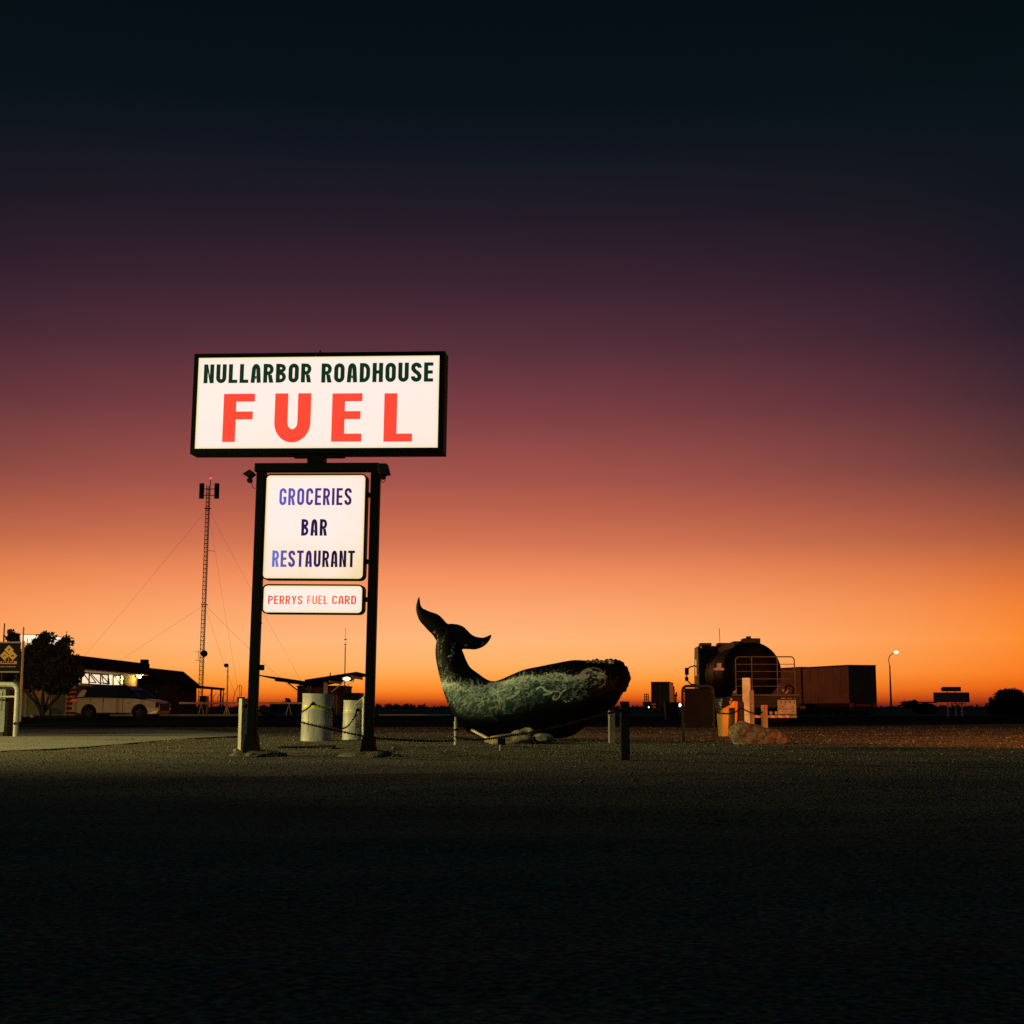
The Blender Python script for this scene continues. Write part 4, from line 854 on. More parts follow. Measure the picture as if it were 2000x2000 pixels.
# front wing facing the viewer, with toothed brick corner
xw = X(-40, 93.6) - HX; xc_ = X(141, 93.6) - HX
MB().bx(xw, xc_ - .4, -.42, -.02, 0, 2.7).build('front_wall', 'render', h_)
gd0, gd1_ = X(101, 93.5) - HX, X(127, 93.5) - HX
dr = MB().bx(gd0, gd1_, -.47, -.425, .15, 1.62).build('door', 'green_door', h_); MB().bx(gd0 + .15, gd1_ - .2, -.49, -.472, 1.65, 2.0).build('notice', 'brick_pale', dr)
MB().bx(gd0 - .1, gd0 - .02, -.48, -.425, 0, 2.3).build('downpipe', 'cream', h_)
qn = MB()
for k in range(17):
    w = .30 if k % 2 else .52; z = .02 + k * .155; MB().bx(xc_ - .398, xc_ - .4 + w, -.44, -.02, z, z + .14).build('brick', 'brick_pale' if k % 2 == 0 else 'brick', h_)
# second building: dark hip roof with verandah
H2 = T('outbuilding', 'dark gabled outbuilding with open verandah posts beyond the roadhouse', 'building', (-31.2, 127, 0))
yN, yF = -2, 12.5
xr_ = X(356, 139.5) + 31.2; zr_ = Z(1311.5, 139.5); xe = X(389, 139.5) + 31.2; ze = Z(1338, 139.5)
MB().add([(xr_, yN, zr_), (xr_, yF, zr_), (xe, yF, ze), (xe, yN, ze), (xr_ * 2 - xe, yF, ze), (xr_ * 2 - xe, yN, ze), (xe, yN, ze - .12), (xe, yF, ze - .12), (xr_ * 2 - xe, yF, ze - .12), (xr_ * 2 - xe, yN, ze - .12)],
         [(0, 1, 2, 3), (0, 5, 4, 1), (3, 2, 7, 6), (4, 5, 9, 8), (0, 3, 6, 9, 5), (1, 4, 8, 7, 2), (6, 7, 8, 9)]).build('roof', 'roofing', H2)
MB().bx(xr_ * 2 - xe + .3, xe - .25, yN + .2, yF - .2, 0, ze - .125).build('wall', 'wood_dark', H2)
xv = X(438, 139.5) + 31.2; zv = Z(1344, 139.5)
MB().add([(xe - .1, yF - 5, ze - .05), (xv, yF - 5, zv), (xv, yF, zv), (xe - .1, yF, ze - .05), (xe - .1, yF - 5, ze - .33), (xv, yF - 5, zv - .22), (xv, yF, zv - .22), (xe - .1, yF, ze - .33)],
         [(0, 1, 2, 3), (4, 5, 6, 7), (0, 1, 5, 4), (1, 2, 6, 5), (2, 3, 7, 6), (3, 0, 4, 7)]).build('verandah_roof', 'roofing', H2)
for px_, yy_, w in ((412.5, yF - .2, .15), (430.5, yF - .2, .15), (435.5, yF - 4.6, .08)):
    x = X(px_, 127 + yy_) + 31.2; MB().bx(x - w / 2, x + w / 2, yy_ - w / 2, yy_ + w / 2, 0, zv - .1).build('verandah_post', 'wood_dark', H2)
tk = T('water_tank', 'dark square tank box beside the verandah of the outbuilding', 'tank', (X(398, 137), 137, 0)); wt = X(405, 137) - X(392, 137)
MB().bx(-wt / 2, wt / 2, -.6, .6, 0, Z(1360, 137)).build('shell', 'dark', tk, bevel=.03); MB().bx(-wt / 2 + .1, wt / 2 - .1, -.5, .5, Z(1360, 137), Z(1360, 137) + .05).build('lid', 'dark', tk)
# security fence with cranked tops
fe = T('security_fence', 'security fence with cranked tops seen between the verandah posts', 'fence', (X(424, 165), 165, 0))
for px_ in (407, 416, 425, 434): x = X(px_, 165) - fe.location.x; MB().tube([(x, 0, 0), (x, 0, 1.9), (x + .35, 0, 2.25)], .035, 6).build('post', 'dark', fe)
for z in (.4, 1.0, 1.35): MB().tube([(X(403, 165) - fe.location.x, 0, z), (X(440, 165) - fe.location.x, 0, z)], .02, 5).build('rail', 'dark', fe)
# fuel canopy fascia glowing through the tree
CN = T('fuel_canopy', 'fuel canopy with white lit fascia glowing behind the tree', 'canopy', (X(40, 88), 88, 0)); ox = CN.location.x
MB().bx(X(37, 88) - ox, X(81, 88) - ox, .02, 5, Z(1240, 88) + .002, Z(1238.6, 88)).build('roof', 'roofing', CN)
fs_ = MB().bx(X(36, 88) - ox, X(82, 88) - ox, -.1, 5, Z(1254, 88), Z(1240, 88)).build('lit_fascia', mat('lit_fascia_white', (.7, .7, .65), .5, emit=(1, .88, .66), strength=.95, var=.1, scale=.8), CN)
for px_ in (44, 78): MB().bx(X(px_, 88) - ox - .08, X(px_, 88) - ox + .08, .5, .66, 0, Z(1254.5, 88)).build('column', 'cream', CN)
for px_, py_ in ((87, 1280), (52, 1280)): p = P(px_, py_, 84); MB().ball((p.x - ox, p.y - 88, p.z), .12, 10, 5).build('lamp', 'lamp_white', CN, smooth='all'); MB().bar((p.x - ox, p.y - 88, p.z + .1), (p.x - ox, p.y - 88, Z(1253, 88)), .03).build('lamp_rod', 'dark', CN)

# ================================================================== TREES AND SCRUB
def leaves(clumps, n_per, size, seed):
    r = np.random.default_rng(seed); V = []; Fc = []
    for (c, rad) in clumps:
        d = r.normal(size=(n_per, 3)); d /= np.linalg.norm(d, axis=1)[:, None]; q = np.array(c) + d * (rad * r.random((n_per, 1)) ** .45)
        for k in range(n_per):
            a = r.normal(size=3); a /= np.linalg.norm(a); b = np.cross(a, r.normal(size=3)); b /= np.linalg.norm(b); s = size * (.6 + .8 * r.random())
            o = len(V); V += [q[k] - a * s, q[k] + b * s * .42, q[k] + a * s, q[k] - b * s * .42]; Fc.append((o, o + 1, o + 2, o + 3))
    return MB().add([tuple(v) for v in V], Fc)
TY = 80.0
tree = T('tree', 'dense dark bushy tree with forked trunk in front of the roadhouse', 'tree', (X(84, TY), TY, 0)); tx = tree.location.x
def tl(zx, zy, dy=0): p = P(zx / 4.025, 1180 + zy / 4.025, TY); return Vector((p.x - tx, dy, p.z))
limbs = [([(335, 905), (330, 850), (290, 770), (215, 690), (150, 560)], .15), ([(335, 905), (340, 850), (345, 740), (350, 620), (330, 420)], .15), ([(338, 905), (335, 850), (385, 790), (450, 715), (520, 560), (560, 430)], .16), ([(335, 870), (300, 760), (260, 660), (240, 500), (110, 270)], .10), ([(338, 870), (360, 780), (400, 640), (470, 430), (510, 300)], .09)]
tr_ = MB()
for pts, r0 in limbs:
    path = catmull([tl(a, b, (i * .12 if k_i else -i * .1)) for i, (a, b) in enumerate(pts) for k_i in [pts[-1][0] > 335]], 5); tr_.tube(path, [max(.02, r0 * (1 - .85 * i / (len(path) - 1))) for i in range(len(path))], 7)
tr_.build('trunk', 'bark', tree, smooth='all')
rc = random.Random(12); cl = []
def blobs(zx, zy, rx, ry, n):
    for i in range(n):
        a = rc.random() * 6.28; q = math.sqrt(rc.random()); c = tl(zx + rx * q * math.cos(a), zy + ry * q * math.sin(a), rc.uniform(-1, 1) * min(rx, ry) / 4.025 / 34 * .9); cl.append((tuple(c), rc.uniform(.14, .34)))
blobs(95, 258, 36, 30, 9); blobs(330, 345, 95, 50, 26); blobs(365, 275, 45, 30, 9); blobs(505, 290, 30, 28, 5); blobs(540, 285, 12, 8, 1); blobs(480, 350, 48, 45, 10); blobs(510, 385, 40, 30, 5); blobs(350, 520, 200, 95, 120); blobs(560, 540, 75, 85, 30); blobs(225, 600, 60, 90, 22); blobs(430, 640, 150, 45, 26); blobs(215, 440, 50, 90, 16); blobs(595, 428, 28, 12, 3); blobs(70, 580, 60, 40, 12); blobs(330, 420, 130, 60, 22)
lv = leaves(cl, 44, .14, 5); fr_ = leaves([(c, r * 2.0) for c, r in cl[::2]], 9, .11, 6); lv.add(fr_.v, fr_.f)
tag(lv.build('crown', 'leaf', tree, recalc=False), kind='stuff')
gb = T('garden_bed', 'low dark sleeper edged garden bed at the foot of the tree', 'garden bed', (X(110, 79), 79, 0)); MB().bx(X(70, 79) - gb.location.x, X(150, 79) - gb.location.x, -.2, 1.8, 0, .17).build('sleeper_edge', 'wood_dark', gb)
MB().ball((X(66.5, 79) - gb.location.x, -.3, .16), .12, 10, 6).build('edge_light', 'brick_pale', gb, smooth='all')
def shrub(name, px, py0, py1, Y, wpx, label, n, size, seed, group=None, flat=1.0, key='leaf'):
    t = T(name, label, 'bush', (X(px, Y), Y, 0), 0, group); hgt = Z(py1, Y); w = wpx / F * Y; rs = random.Random(seed); c = []
    for i in range(n):
        a = rs.random() * 6.28; q = rs.random() ** .5; zz = rs.random() ** .8; x = math.cos(a) * q * w / 2 * math.sqrt(max(.05, 1 - zz ** 2.6)); c.append(((x, math.sin(a) * q * w / 2.4, max(.1, zz * (hgt - .25))), rs.uniform(.16, .3) * hgt / 2.2))
    st = MB()
    for k in range(5): st.tube([(0, 0, -.1), (rs.uniform(-.15, .15) * w, rs.uniform(-.1, .1) * w, hgt * .35), (rs.uniform(-.35, .35) * w, rs.uniform(-.3, .3) * w, hgt * .75)], [.05, .035, .012], 5)
    st.build('trunk', 'bark', t); tag(leaves(c, 40, size, seed).build('crown', key, t, recalc=False), kind='stuff'); return t
shrub('bush', 1972, 1385, 1343, 105, 86, 'dense rounded dark bush at the right edge of the yard', 420, .08, 3)
shrub('bush', 560, 1385, 1361, 150, 26, 'sparse twiggy bush on the skyline left of the pump shelter', 26, .09, 4, key='scrub')
# far scrub on the horizon: one mass
rs = random.Random(9); c = []
for i in range(700):
    px_ = rs.uniform(-150, 2150); Y_ = rs.uniform(420, 700); hgt = rs.uniform(.35, .9) * (2.0 if 735 < px_ < 835 or rs.random() < .05 else .8); p = X(px_, Y_); c.append(((p, Y_, hgt * .45), hgt * .7))
tag(leaves(c, 20, .8, 8).build('far_scrub', 'scrub', None, recalc=False), 'low saltbush scrub along the far horizon', 'scrub', kind='stuff')

# ================================================================== PARKED CAR
CY = 72.0
cl_ = T('parked_car', 'pearl white family SUV parked side on before the roadhouse', 'car', (X(238, CY), CY, 0), R(-9))
L2 = 2.36; RWH = .37
def wheel_arch(cx): return [(cx + .44 * math.cos(R(a)), .36 + .44 * math.sin(R(a))) for a in range(192, -13, -12)]
xr, xf = -1.38, 1.36
prof = [(-2.30, .42), (-2.35, .62), (-2.33, .85), (-2.22, 1.02), (-2.05, 1.10), (-1.2, 1.12), (.6, 1.08), (1.05, 1.06), (1.75, 1.00), (2.18, .90), (2.30, .74), (2.33, .5), (2.25, .32), (xf + .44, .30)] + [(x, z) for x, z in wheel_arch(xf)][::-1] + [(xf - .44, .28), (xr + .44, .28)] + [(x, z) for x, z in wheel_arch(xr)][::-1] + [(xr - .44, .32)]
def plan(x): return .93 * (1 - .16 * (abs(x) / 2.36) ** 5)
def shell(pf, y_of, name, m, parent, bev=0):
    n = len(pf); vs = [(x, -y_of(x, z), z) for x, z in pf] + [(x, y_of(x, z), z) for x, z in pf]
    return MB().add(vs, [tuple(range(n)), tuple(range(n, 2 * n))[::-1]] + [(i, n + i, n + (i + 1) % n, (i + 1) % n) for i in range(n)]).build(name, m, parent, bevel=bev)
body = shell(prof, lambda x, z: plan(x), 'body', 'car', cl_, .05)
gh_ = [(-2.10, 1.09), (-1.92, 1.45), (-1.70, 1.66), (-1.2, 1.735), (-.3, 1.76), (.50, 1.715), (.92, 1.50), (1.44, 1.075)]
def ghw(x, z): return .90 - (z - 1.08) * .30
cabin = shell(gh_, ghw, 'cabin', 'glass', cl_, .03)
for sgn in (-1, 1):
    pts = [(-2.06, 1.13), (-1.93, 1.40), (-1.80, 1.52), (-1.58, 1.50), (-1.68, 1.17)]; n = 5; vs = [(x, sgn * (ghw(x, z) + .010), z) for x, z in pts] + [(x, sgn * (ghw(x, z) - .03), z) for x, z in pts]
    MB().add(vs, [tuple(range(n)), tuple(range(n, 2 * n))] + [(i, n + i, n + (i + 1) % n, (i + 1) % n) for i in range(n)]).build('quarter_panel', 'car', cabin)
    MB().tube([(.80, sgn * (ghw(.80, 1.57) + .008), 1.57), (1.38, sgn * (ghw(1.36, 1.1) + .008), 1.125)], .018, 6).build('pillar_trim', 'chrome', cabin)
for sgn in (-1, 1):
    for pts in ([(-1.62, 1.17), (-1.5, 1.50), (-1.15, 1.60), (-.62, 1.63), (-.62, 1.14)], [(-.54, 1.14), (-.54, 1.63), (-.1, 1.64), (.36, 1.63), (.50, 1.60), (.50, 1.12)], [(.56, 1.12), (.56, 1.58), (.84, 1.46), (1.22, 1.10)]):
        n = len(pts); o_ = .012; vs = [(x, sgn * (ghw(x, z) + o_), z) for x, z in pts] + [(x, sgn * (ghw(x, z) - .03), z) for x, z in pts]
        MB().add(vs, [tuple(range(n)), tuple(range(n, 2 * n))] + [(i, n + i, n + (i + 1) % n, (i + 1) % n) for i in range(n)]).build('side_window', 'glass', cabin)
pts = [(1.37, 1.12), (.82, 1.49)]; y0, y1 = .82, .72
MB().add([(1.40, -y0, 1.115), (1.40, y0, 1.115), (.94, y1, 1.51), (.94, -y1, 1.51), (1.36, -y0, 1.09), (1.36, y0, 1.09), (.90, y1, 1.48), (.90, -y1, 1.48)], [(0, 1, 2, 3), (4, 5, 6, 7), (0, 1, 5, 4), (1, 2, 6, 5), (2, 3, 7, 6), (3, 0, 4, 7)]).build('windscreen', 'glass', cabin)
MB().add([(-2.085, -.8, 1.14), (-2.085, .8, 1.14), (-1.75, .7, 1.64), (-1.75, -.7, 1.64), (-2.05, -.8, 1.13), (-2.05, .8, 1.13), (-1.71, .7, 1.62), (-1.71, -.7, 1.62)], [(0, 1, 2, 3), (4, 5, 6, 7), (0, 1, 5, 4), (1, 2, 6, 5), (2, 3, 7, 6), (3, 0, 4, 7)]).build('rear_window', 'glass', cabin)
MB().bx(-1.55, .15, -.60, .60, 1.745, 1.765).build('roof_panel', 'glass', cabin)
for x0, x1_ in ((-.60, -.585), (.47, .485), (-1.30, -1.29)):
    MB().bx(x0, x1_, -.945, -.90, .34 if x0 > -1 else .95, 1.06).build('door_gap', 'black', body)
for x0 in (-.95, .12): MB().bx(x0, x0 + .22, -.955, -.925, .985, 1.015).build('door_handle', 'car', body, bevel=.006)
MB().bx(-.95, .9, -.94, -.90, .27, .36).build('sill_cladding', 'black', body)
MB().bx(.86, 1.06, -1.10, -.93, 1.12, 1.25).build('mirror', 'glass', body, bevel=.03)
MB().bx(.70, .90, -.94, -.925, .83, .86).build('badge', 'dark', body)
for sgn in (-1, 1):
    MB().bx(2.20, 2.325, sgn * .72 - .16, sgn * .72 + .10, .62, .86).build('headlight', 'glass', body, bevel=.02)
    for z in (.66, .73, .80): MB().ball((2.33, sgn * .70, z), .034, 8, 5).build('headlight_lens', 'chrome', body, smooth='all')
    MB().bx(-2.36, -2.10, sgn * .80 - .09, sgn * .80 + .09, .94, 1.05).build('tail_light', 'tail', body, bevel=.02)
MB().bx(2.25, 2.36, -.55, .55, .45, .82).build('grille', 'black', body, bevel=.02)
for cx in (xr, xf):
    for sgn in (-1, 1):
        w_ = MB().lathe([(.22, -.11), (.35, -.11), (RWH, -.07), (RWH, .07), (.35, .11), (.22, .11)], (cx, sgn * .80, RWH), 28, 'y', caps=False).build('wheel', 'rubber', cl_, smooth=True)
        rm_ = MB().lathe([(.0, -.02), (.235, -.02), (.235, .02), (.0, .02)], (cx, sgn * .82, RWH), 24, 'y', caps=False); rm_.build('rim', 'black', w_)
        sp_ = MB()
        for k in range(5): a = k * 2 * PI / 5 + .3; sp_.bar((cx, sgn * .885, RWH), (cx + .22 * math.cos(a), sgn * .885, RWH + .22 * math.sin(a)), .035, .02)
        sp_.build('spokes', 'dark', w_)
        MB().lathe([(.0, -.01), (.45, -.01), (.45, .01), (0, .01)], (cx, sgn * .66, .38), 24, 'y', caps=False).build('wheel_arch_liner', 'black', w_)

# ================================================================== RADIO MAST
MY = 140.0
mast = T('radio_mast', 'tall guyed lattice radio mast with red beacon behind the outbuilding', 'mast', (X(391.5, MY), MY, 0)); mx0 = mast.location.x
mtop = Z(948, MY); fw = .44; legs = [(fw * .577 * math.cos(R(a)), fw * .577 * math.sin(R(a))) for a in (-90 + 28, 30 + 28, 150 + 28)]
top_x = P(407.8, 948, MY).x - mx0
def mo(a, z): k0 = 1 - .15 * z / mtop; return (a[0] * k0 + top_x * z / mtop, a[1] * k0, z)
for a in legs: MB().tube([mo(a, 0), mo(a, mtop)], .036, 6).build('leg', 'dark', mast)
bz_ = MB(); nb = 54
for i in range(nb):
    z0, z1_ = mtop * i / nb, mtop * (i + 1) / nb
    for j in range(3):
        a, b = legs[j], legs[(j + 1) % 3]; bz_.bar(mo(a, z0), mo(b, z0), .06); bz_.bar(mo(a, z0), mo(b, z1_), .026)
tag(bz_.build('bracing', 'dark', mast), kind='stuff')
def ml(px_, py_, dy=0): p = P(px_, py_, MY + dy); return Vector((p.x - mx0, dy, p.z))
for px_ in (394, 423.5): a, b = ml(px_ - 5, 974), ml(px_ + 5, 944); MB().bx(a.x, b.x, -.12, .12, a.z, b.z).build('antenna_panel', 'black', mast, bevel=.03)
for py_ in (955, 967.5): a, b = ml(396, py_), ml(422, py_); MB().bar(a, b, .07).build('antenna_arm', 'dark', mast)
a = ml(411, 948); b = ml(411.5, 934); MB().tube([a, b], .05, 6).build('top_stub', 'dark', mast); MB().ball(b, .12, 12, 6).build('beacon', 'red_lit', mast, smooth='all'); MB().tube([b, ml(411.5, 924)], .012, 5).build('lightning_rod', 'dark', mast)
c_ = ml(401, 1277); MB().lathe([(.0, .1), (.20, .08), (.33, -.05), (.35, -.22), (.33, -.26), (0, -.27)], (c_.x, -.35, c_.z), 22, 'y', caps=False).build('dish', 'black', mast, smooth=True)
ya = MB(); 
for py_ in (1273, 1290): ya.tube([ml(381, py_), ml(397, py_)], .02, 5)
ya.tube([ml(387.5, 1273), ml(387.5, 1290)], .02, 5); ya.build('side_aerial', 'dark', mast); MB().tube([ml(404, 1074), ml(419, 1077)], .025, 5).build('side_arm', 'dark', mast)
for py_ in (993, 1181): cx_ = ml(np.interp(py_, [993, 1181], [405.6, 399.6]), py_); MB().box((cx_.x, 0, cx_.z), (.62, .5, .06)).build('guy_collar', 'dark', mast)
def guy(start, end): MB().tube([start, (Vector(start) + Vector(end)) / 2 + Vector((0, 0, -.25)), end], .0085, 4, False).build('guy_wire', 'wire', mast)
aL, aR, aF = Vector((X(70, 150) - mx0, 10, .1)), Vector((X(622, 152) - mx0, 12, .1)), Vector((X(473, 121) - mx0, -19, .1))
for py_, px_ in ((993, 406.5), (1181, 399.5)):
    s_ = ml(px_, py_)
    for e_ in (aL, aR, aF): guy(s_, e_)
# unlit street lamp and standpipe near the fence
def lamp_post(label, px_, Y, py_base, py_top, group):
    t = T('street_lamp', label, 'street lamp', (X(px_, Y), Y, 0), 0, group); return t
ll = T('street_lamp', 'unlit street lamp with cobra head right of the radio mast', 'street lamp', (X(443, 110), 110, 0)); zz = Z(1300, 110)
MB().lathe([(.07, 0), (.045, zz)], n=8).build('pole', 'galv', ll); MB().ball((-.14, 0, zz + .02), .2, 12, 6, (1.0, .6, .8)).build('lamp_head', 'black', ll, smooth='all').rotation_euler = (0, 0, 0)
sp = T('water_standpipe', 'dark pump box with arched hose beside the white rail', 'pump', (X(470, 112), 112, 0)); 
MB().bx(X(464, 112) - sp.location.x, X(477, 112) - sp.location.x, -.25, .25, Z(1372, 112) - .1, Z(1361.5, 112)).build('pump_box', 'black', sp, bevel=.02); MB().bx(-.06, .06, -.06, .06, 0, Z(1372, 112) - .1).build('stand', 'dark', sp)
def sl_(px_, py_): p = P(px_, py_, 112); return (p.x - sp.location.x, 0, p.z)
MB().tube(catmull([sl_(454, 1374), sl_(458, 1356), sl_(463, 1344), sl_(468, 1338.5), sl_(472, 1342), sl_(471.5, 1360)], 6), .022, 6).build('hose', 'black', sp); MB().tube([sl_(467.5, 1339), sl_(469, 1361)], .022, 6).build('riser', 'dark', sp)
rl = T('white_rail', 'long pale horizontal rail on splayed legs in front of the outbuilding', 'barrier', (X(420, 108), 108, 0)); rx = rl.location.x
MB().bx(X(350, 108) - rx, X(604, 108) - rx, -.05, .05, Z(1375, 108), Z(1371.3, 108)).build('rail', 'rail', rl)
for px_ in (393, 443, 503, 564):
    x = X(px_, 108) - rx
    for s_ in (-1, 1): MB().bar((x, s_ * .02, Z(1375, 108)), (x + .16 * s_, s_ * .3, 0), .045).build('leg', 'rail', rl)

# ================================================================== PUMP SHELTER (butterfly roof) between the poles
PY = 120.0
ps = T('pump_shelter', 'butterfly roofed fuel pump shelter with one lit lamp between the sign poles', 'shelter', (X(612, PY), PY, 0)); ox = ps.location.x
def pl_(zx, zy, Y=PY): p = P(500 + zx / 8.05, 1270 + zy / 8.05, Y); return (p.x - ox, p.z)
def wing(name, quad, d=9):
    MB().prism([pl_(*q) for q in quad], 0, d).build(name, 'roofing', ps)
wing('roof_wing', [(40, 385), (760, 488), (760, 560), (600, 525), (40, 402)]); wing('roof_wing', [(765, 462), (1580, 338), (1580, 372), (1000, 505), (765, 560)])
for q in ((300, 440), (520, 475)): a = pl_(*q); MB().bx(a[0] - .05, a[0] + .05, .2, 8.8, a[1] - .25, a[1] - .06).build('purlin', 'dark', ps)
for q in ((1150, 470), (1350, 425), (1500, 395)): a = pl_(*q); MB().bx(a[0] - .05, a[0] + .05, .2, 8.8, a[1] - .22, a[1] - .02).build('purlin', 'cream', ps)
for a, b, k in (((450, 500), (690, 690), 'dark'), ((640, 535), (830, 660), 'dark'), ((1370, 470), (1150, 655), 'cream'), ((1500, 470), (1400, 560), 'cream'), ((1100, 530), (1020, 660), 'cream')):
    p, q = pl_(*a), pl_(*b); MB().bar((p[0], 1.5, p[1]), (q[0], 1.5, q[1]), .10).build('strut', k, ps)
for zx in (800, 1060): a = pl_(zx, 500); MB().bx(a[0] - .16, a[0] + .16, 1.3, 1.6, 0, a[1] + .1).build('column', 'cream' if zx > 900 else 'dark', ps)
a = pl_(1430, 448, PY + 1); MB().ball((a[0], 1.0, a[1]), .26, 14, 6, (1.15, 1, .55)).build('lamp', 'lamp_warm', ps, smooth='all')
for zx, zy in ((1143, 348), (993, 420)): a, b = pl_(zx, zy), pl_(zx, zy + 70); MB().bx(a[0] - .04, a[0] + .04, 1, 1.1, b[1], a[1]).build('roof_stub', 'dark', ps)
for px_ in (596, 640): MB().bx(X(px_, PY) - ox - .45, X(px_, PY) - ox + .45, 2.2, 2.9, 0, 1.7).build('fuel_pump', 'dark', ps, bevel=.05)
sb = T('service_block', 'dark flat roofed service block behind the pump shelter', 'building', (X(630, 140), 140, 0)); ox = sb.location.x
MB().bx(X(580, 140) - ox, X(673, 140) - ox, 0, 6, 0, Z(1342, 140)).build('wall', 'brick', sb); MB().bx(X(579, 140) - ox, X(674, 140) - ox, -.2, 6.2, Z(1342, 140) + .002, Z(1341, 140) + .1).build('roof', 'roofing', sb); MB().bx(X(673, 140) - ox + .002, X(700, 140) - ox, .5, 5, 0, Z(1353, 140)).build('annex', 'brick', sb)
MB().bx(X(590, 140) - ox, X(602, 140) - ox, -.04, -.003, 0, 2.1).build('door', 'wood_dark', sb)
sh = T('shed', 'long low dark shed roof on the skyline behind the white rail', 'building', (X(560, 175), 175, 0)); ox = sh.location.x
MB().bx(X(527, 175) - ox, X(600, 175) - ox, 0, 5, 0, Z(1374, 175)).build('wall', 'wood_dark', sh); MB().bx(X(523, 175) - ox, X(601, 175) - ox, -.3, 5.3, Z(1374, 175) + .002, Z(1372, 175)).build('roof', 'roofing', sh)
am = T('aerial_mast', 'thin whip aerial mast rising behind the pump shelter roof', 'mast', (X(672.5, 138), 138, 0)); 
MB().lathe([(.06, 0), (.045, Z(1262, 138)), (.02, Z(1262, 138)), (.015, Z(1226, 138))], n=8).build('pole', 'dark', am)
for py_ in (1259, 1249): MB().box((0, 0, Z(py_, 138)), (.28, .06, .08)).build('clamp', 'dark', am)

# ================================================================== RIGHT: PANEL FRAME, BIN
gf = G(1363, 1449); FY = gf.y
fr = T('panel_frame', 'dark blank panel hung in a rounded hoop frame left of the bin', 'sign', (gf.x, FY, 0)); x0, x1_ = X(1333.5, FY) - gf.x, X(1393.5, FY) - gf.x; ht = Z(1340, FY); rb_ = .09
MB().tube([(x0, 0, -.1), (x0, 0, ht - rb_)] + [(x0 + rb_ - rb_ * math.cos(R(a)), 0, ht - rb_ + rb_ * math.sin(R(a))) for a in range(15, 91, 15)] + [(x1_ - rb_ + rb_ * math.sin(R(a)), 0, ht - rb_ + rb_ * math.cos(R(a))) for a in range(0, 91, 15)] + [(x1_, 0, -.1)], .026, 12).build('hoop', 'dark_post', fr, smooth=True)
MB().bx(x0 + .035, x1_ - .035, -.015, .015, Z(1421, FY), Z(1344.5, FY)).build('panel', 'board', fr, bevel=.004)
for z in (Z(1350, FY), Z(1415, FY)):
    for x, s_ in ((x0, 1), (x1_, -1)): MB().bx(min(x, x + s_ * .04), max(x, x + s_ * .04), -.02, .02, z - .02, z + .02).build('clip', 'dark', fr)
gbn = G(1421, 1438); bn = T('litter_bin', 'yellow litter drum with black liner hanging over its rim', 'bin', (gbn.x, gbn.y, 0)); hb = Z(1366, gbn.y); rb2 = .245
MB().lathe([(0, -.02), (rb2 * .80, -.02), (rb2 * .81, .01), (rb2, hb - .02), (rb2 * 1.02, hb), (rb2 * .98, hb)], n=40, caps=False).build('drum', 'yellow', bn, smooth=True)
ln = []; n = 48
for k in range(n):
    a = 2 * PI * k / n; dirx = math.cos(a); drop = .05 + .16 * max(0, -dirx + .6) + .015 * math.sin(7 * a) + .01 * math.sin(13 * a + 1)
    for j in range(5):
        t = j / 4; z = hb + .015 - drop * t; rr2 = (rb2 * (.80 + .20 * (z / hb)) * 1.02 + .012 + .006 * math.sin(9 * a + 3 * t)); ln.append((rr2 * math.cos(a), rr2 * math.sin(a), z))
lm = MB().add(ln, [(k * 5 + j, ((k + 1) % n) * 5 + j, ((k + 1) % n) * 5 + j + 1, k * 5 + j + 1) for k in range(n) for j in range(4)] + [tuple(k * 5 for k in range(n))]); lm.build('liner', 'liner', bn, smooth=True)

# ================================================================== TANKER TRUCK
KY = 51.0
tkx = X(1491, KY); tk_ = T('tanker_truck', 'dark tanker truck parked tail on behind the boulder', 'truck', (tkx, KY, 0), R(-2.5))
TI = (Matrix.Translation(tk_.location) @ Matrix.Rotation(R(-2.5), 4, 'Z')).inverted()
def kl(px_, py_, Y=KY):
    p = TI @ P(px_, py_, Y); return p
def kz(zx, zy, Y=KY): return kl(1340 + zx / 8.78, 1230 + zy / 8.78, Y)
cA = kz(1180, 760); rt_ = (kz(1684, 760).x - kz(640, 760).x) / 2 * .98; tcx = (kz(1684, 760).x + kz(640, 760).x) / 2; tcz = kz(1180, 195).z - rt_
pr = [(.02, .05), (rt_ * .5, .10), (rt_ * .8, .22), (rt_ * .95, .38), (rt_, .62), (rt_, 7.2), (rt_ * .95, 7.5), (rt_ * .6, 7.75), (.02, 7.85)]
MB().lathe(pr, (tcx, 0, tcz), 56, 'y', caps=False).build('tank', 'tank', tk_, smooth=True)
for y in (3.4, 6.2): MB().lathe([(rt_ + .004, y - .05), (rt_ + .02, y - .04), (rt_ + .02, y + .04), (rt_ + .004, y + .05)], (tcx, 0, tcz), 48, 'y', caps=False).build('tank_band', 'tank', tk_)
a, b = kz(1010, 195), kz(1305, 133); MB().bx(a.x, b.x, .5, 1.3, tcz + rt_ - .15, b.z).build('manlid_box', 'black', tk_, bevel=.02)
a, b = kz(1080, 135), kz(1150, 96); MB().bx(a.x, b.x, .6, .9, a.z, b.z).build('vent', 'black', tk_)
a, b = kz(870, 260), kz(1012, 175); MB().bx(a.x, b.x, .9, 6.5, tcz + rt_ * .75, b.z).build('catwalk', 'black', tk_)
a, b = kz(545, 690), kz(690, 648); MB().bx(a.x - .1, b.x, .4, .52, a.z, b.z).build('side_step', 'alu', tk_); a, b = kz(580, 650), kz(630, 565); MB().bx(a.x - .05, b.x, .45, .52, a.z, b.z).build('step_bracket', 'alu', tk_)
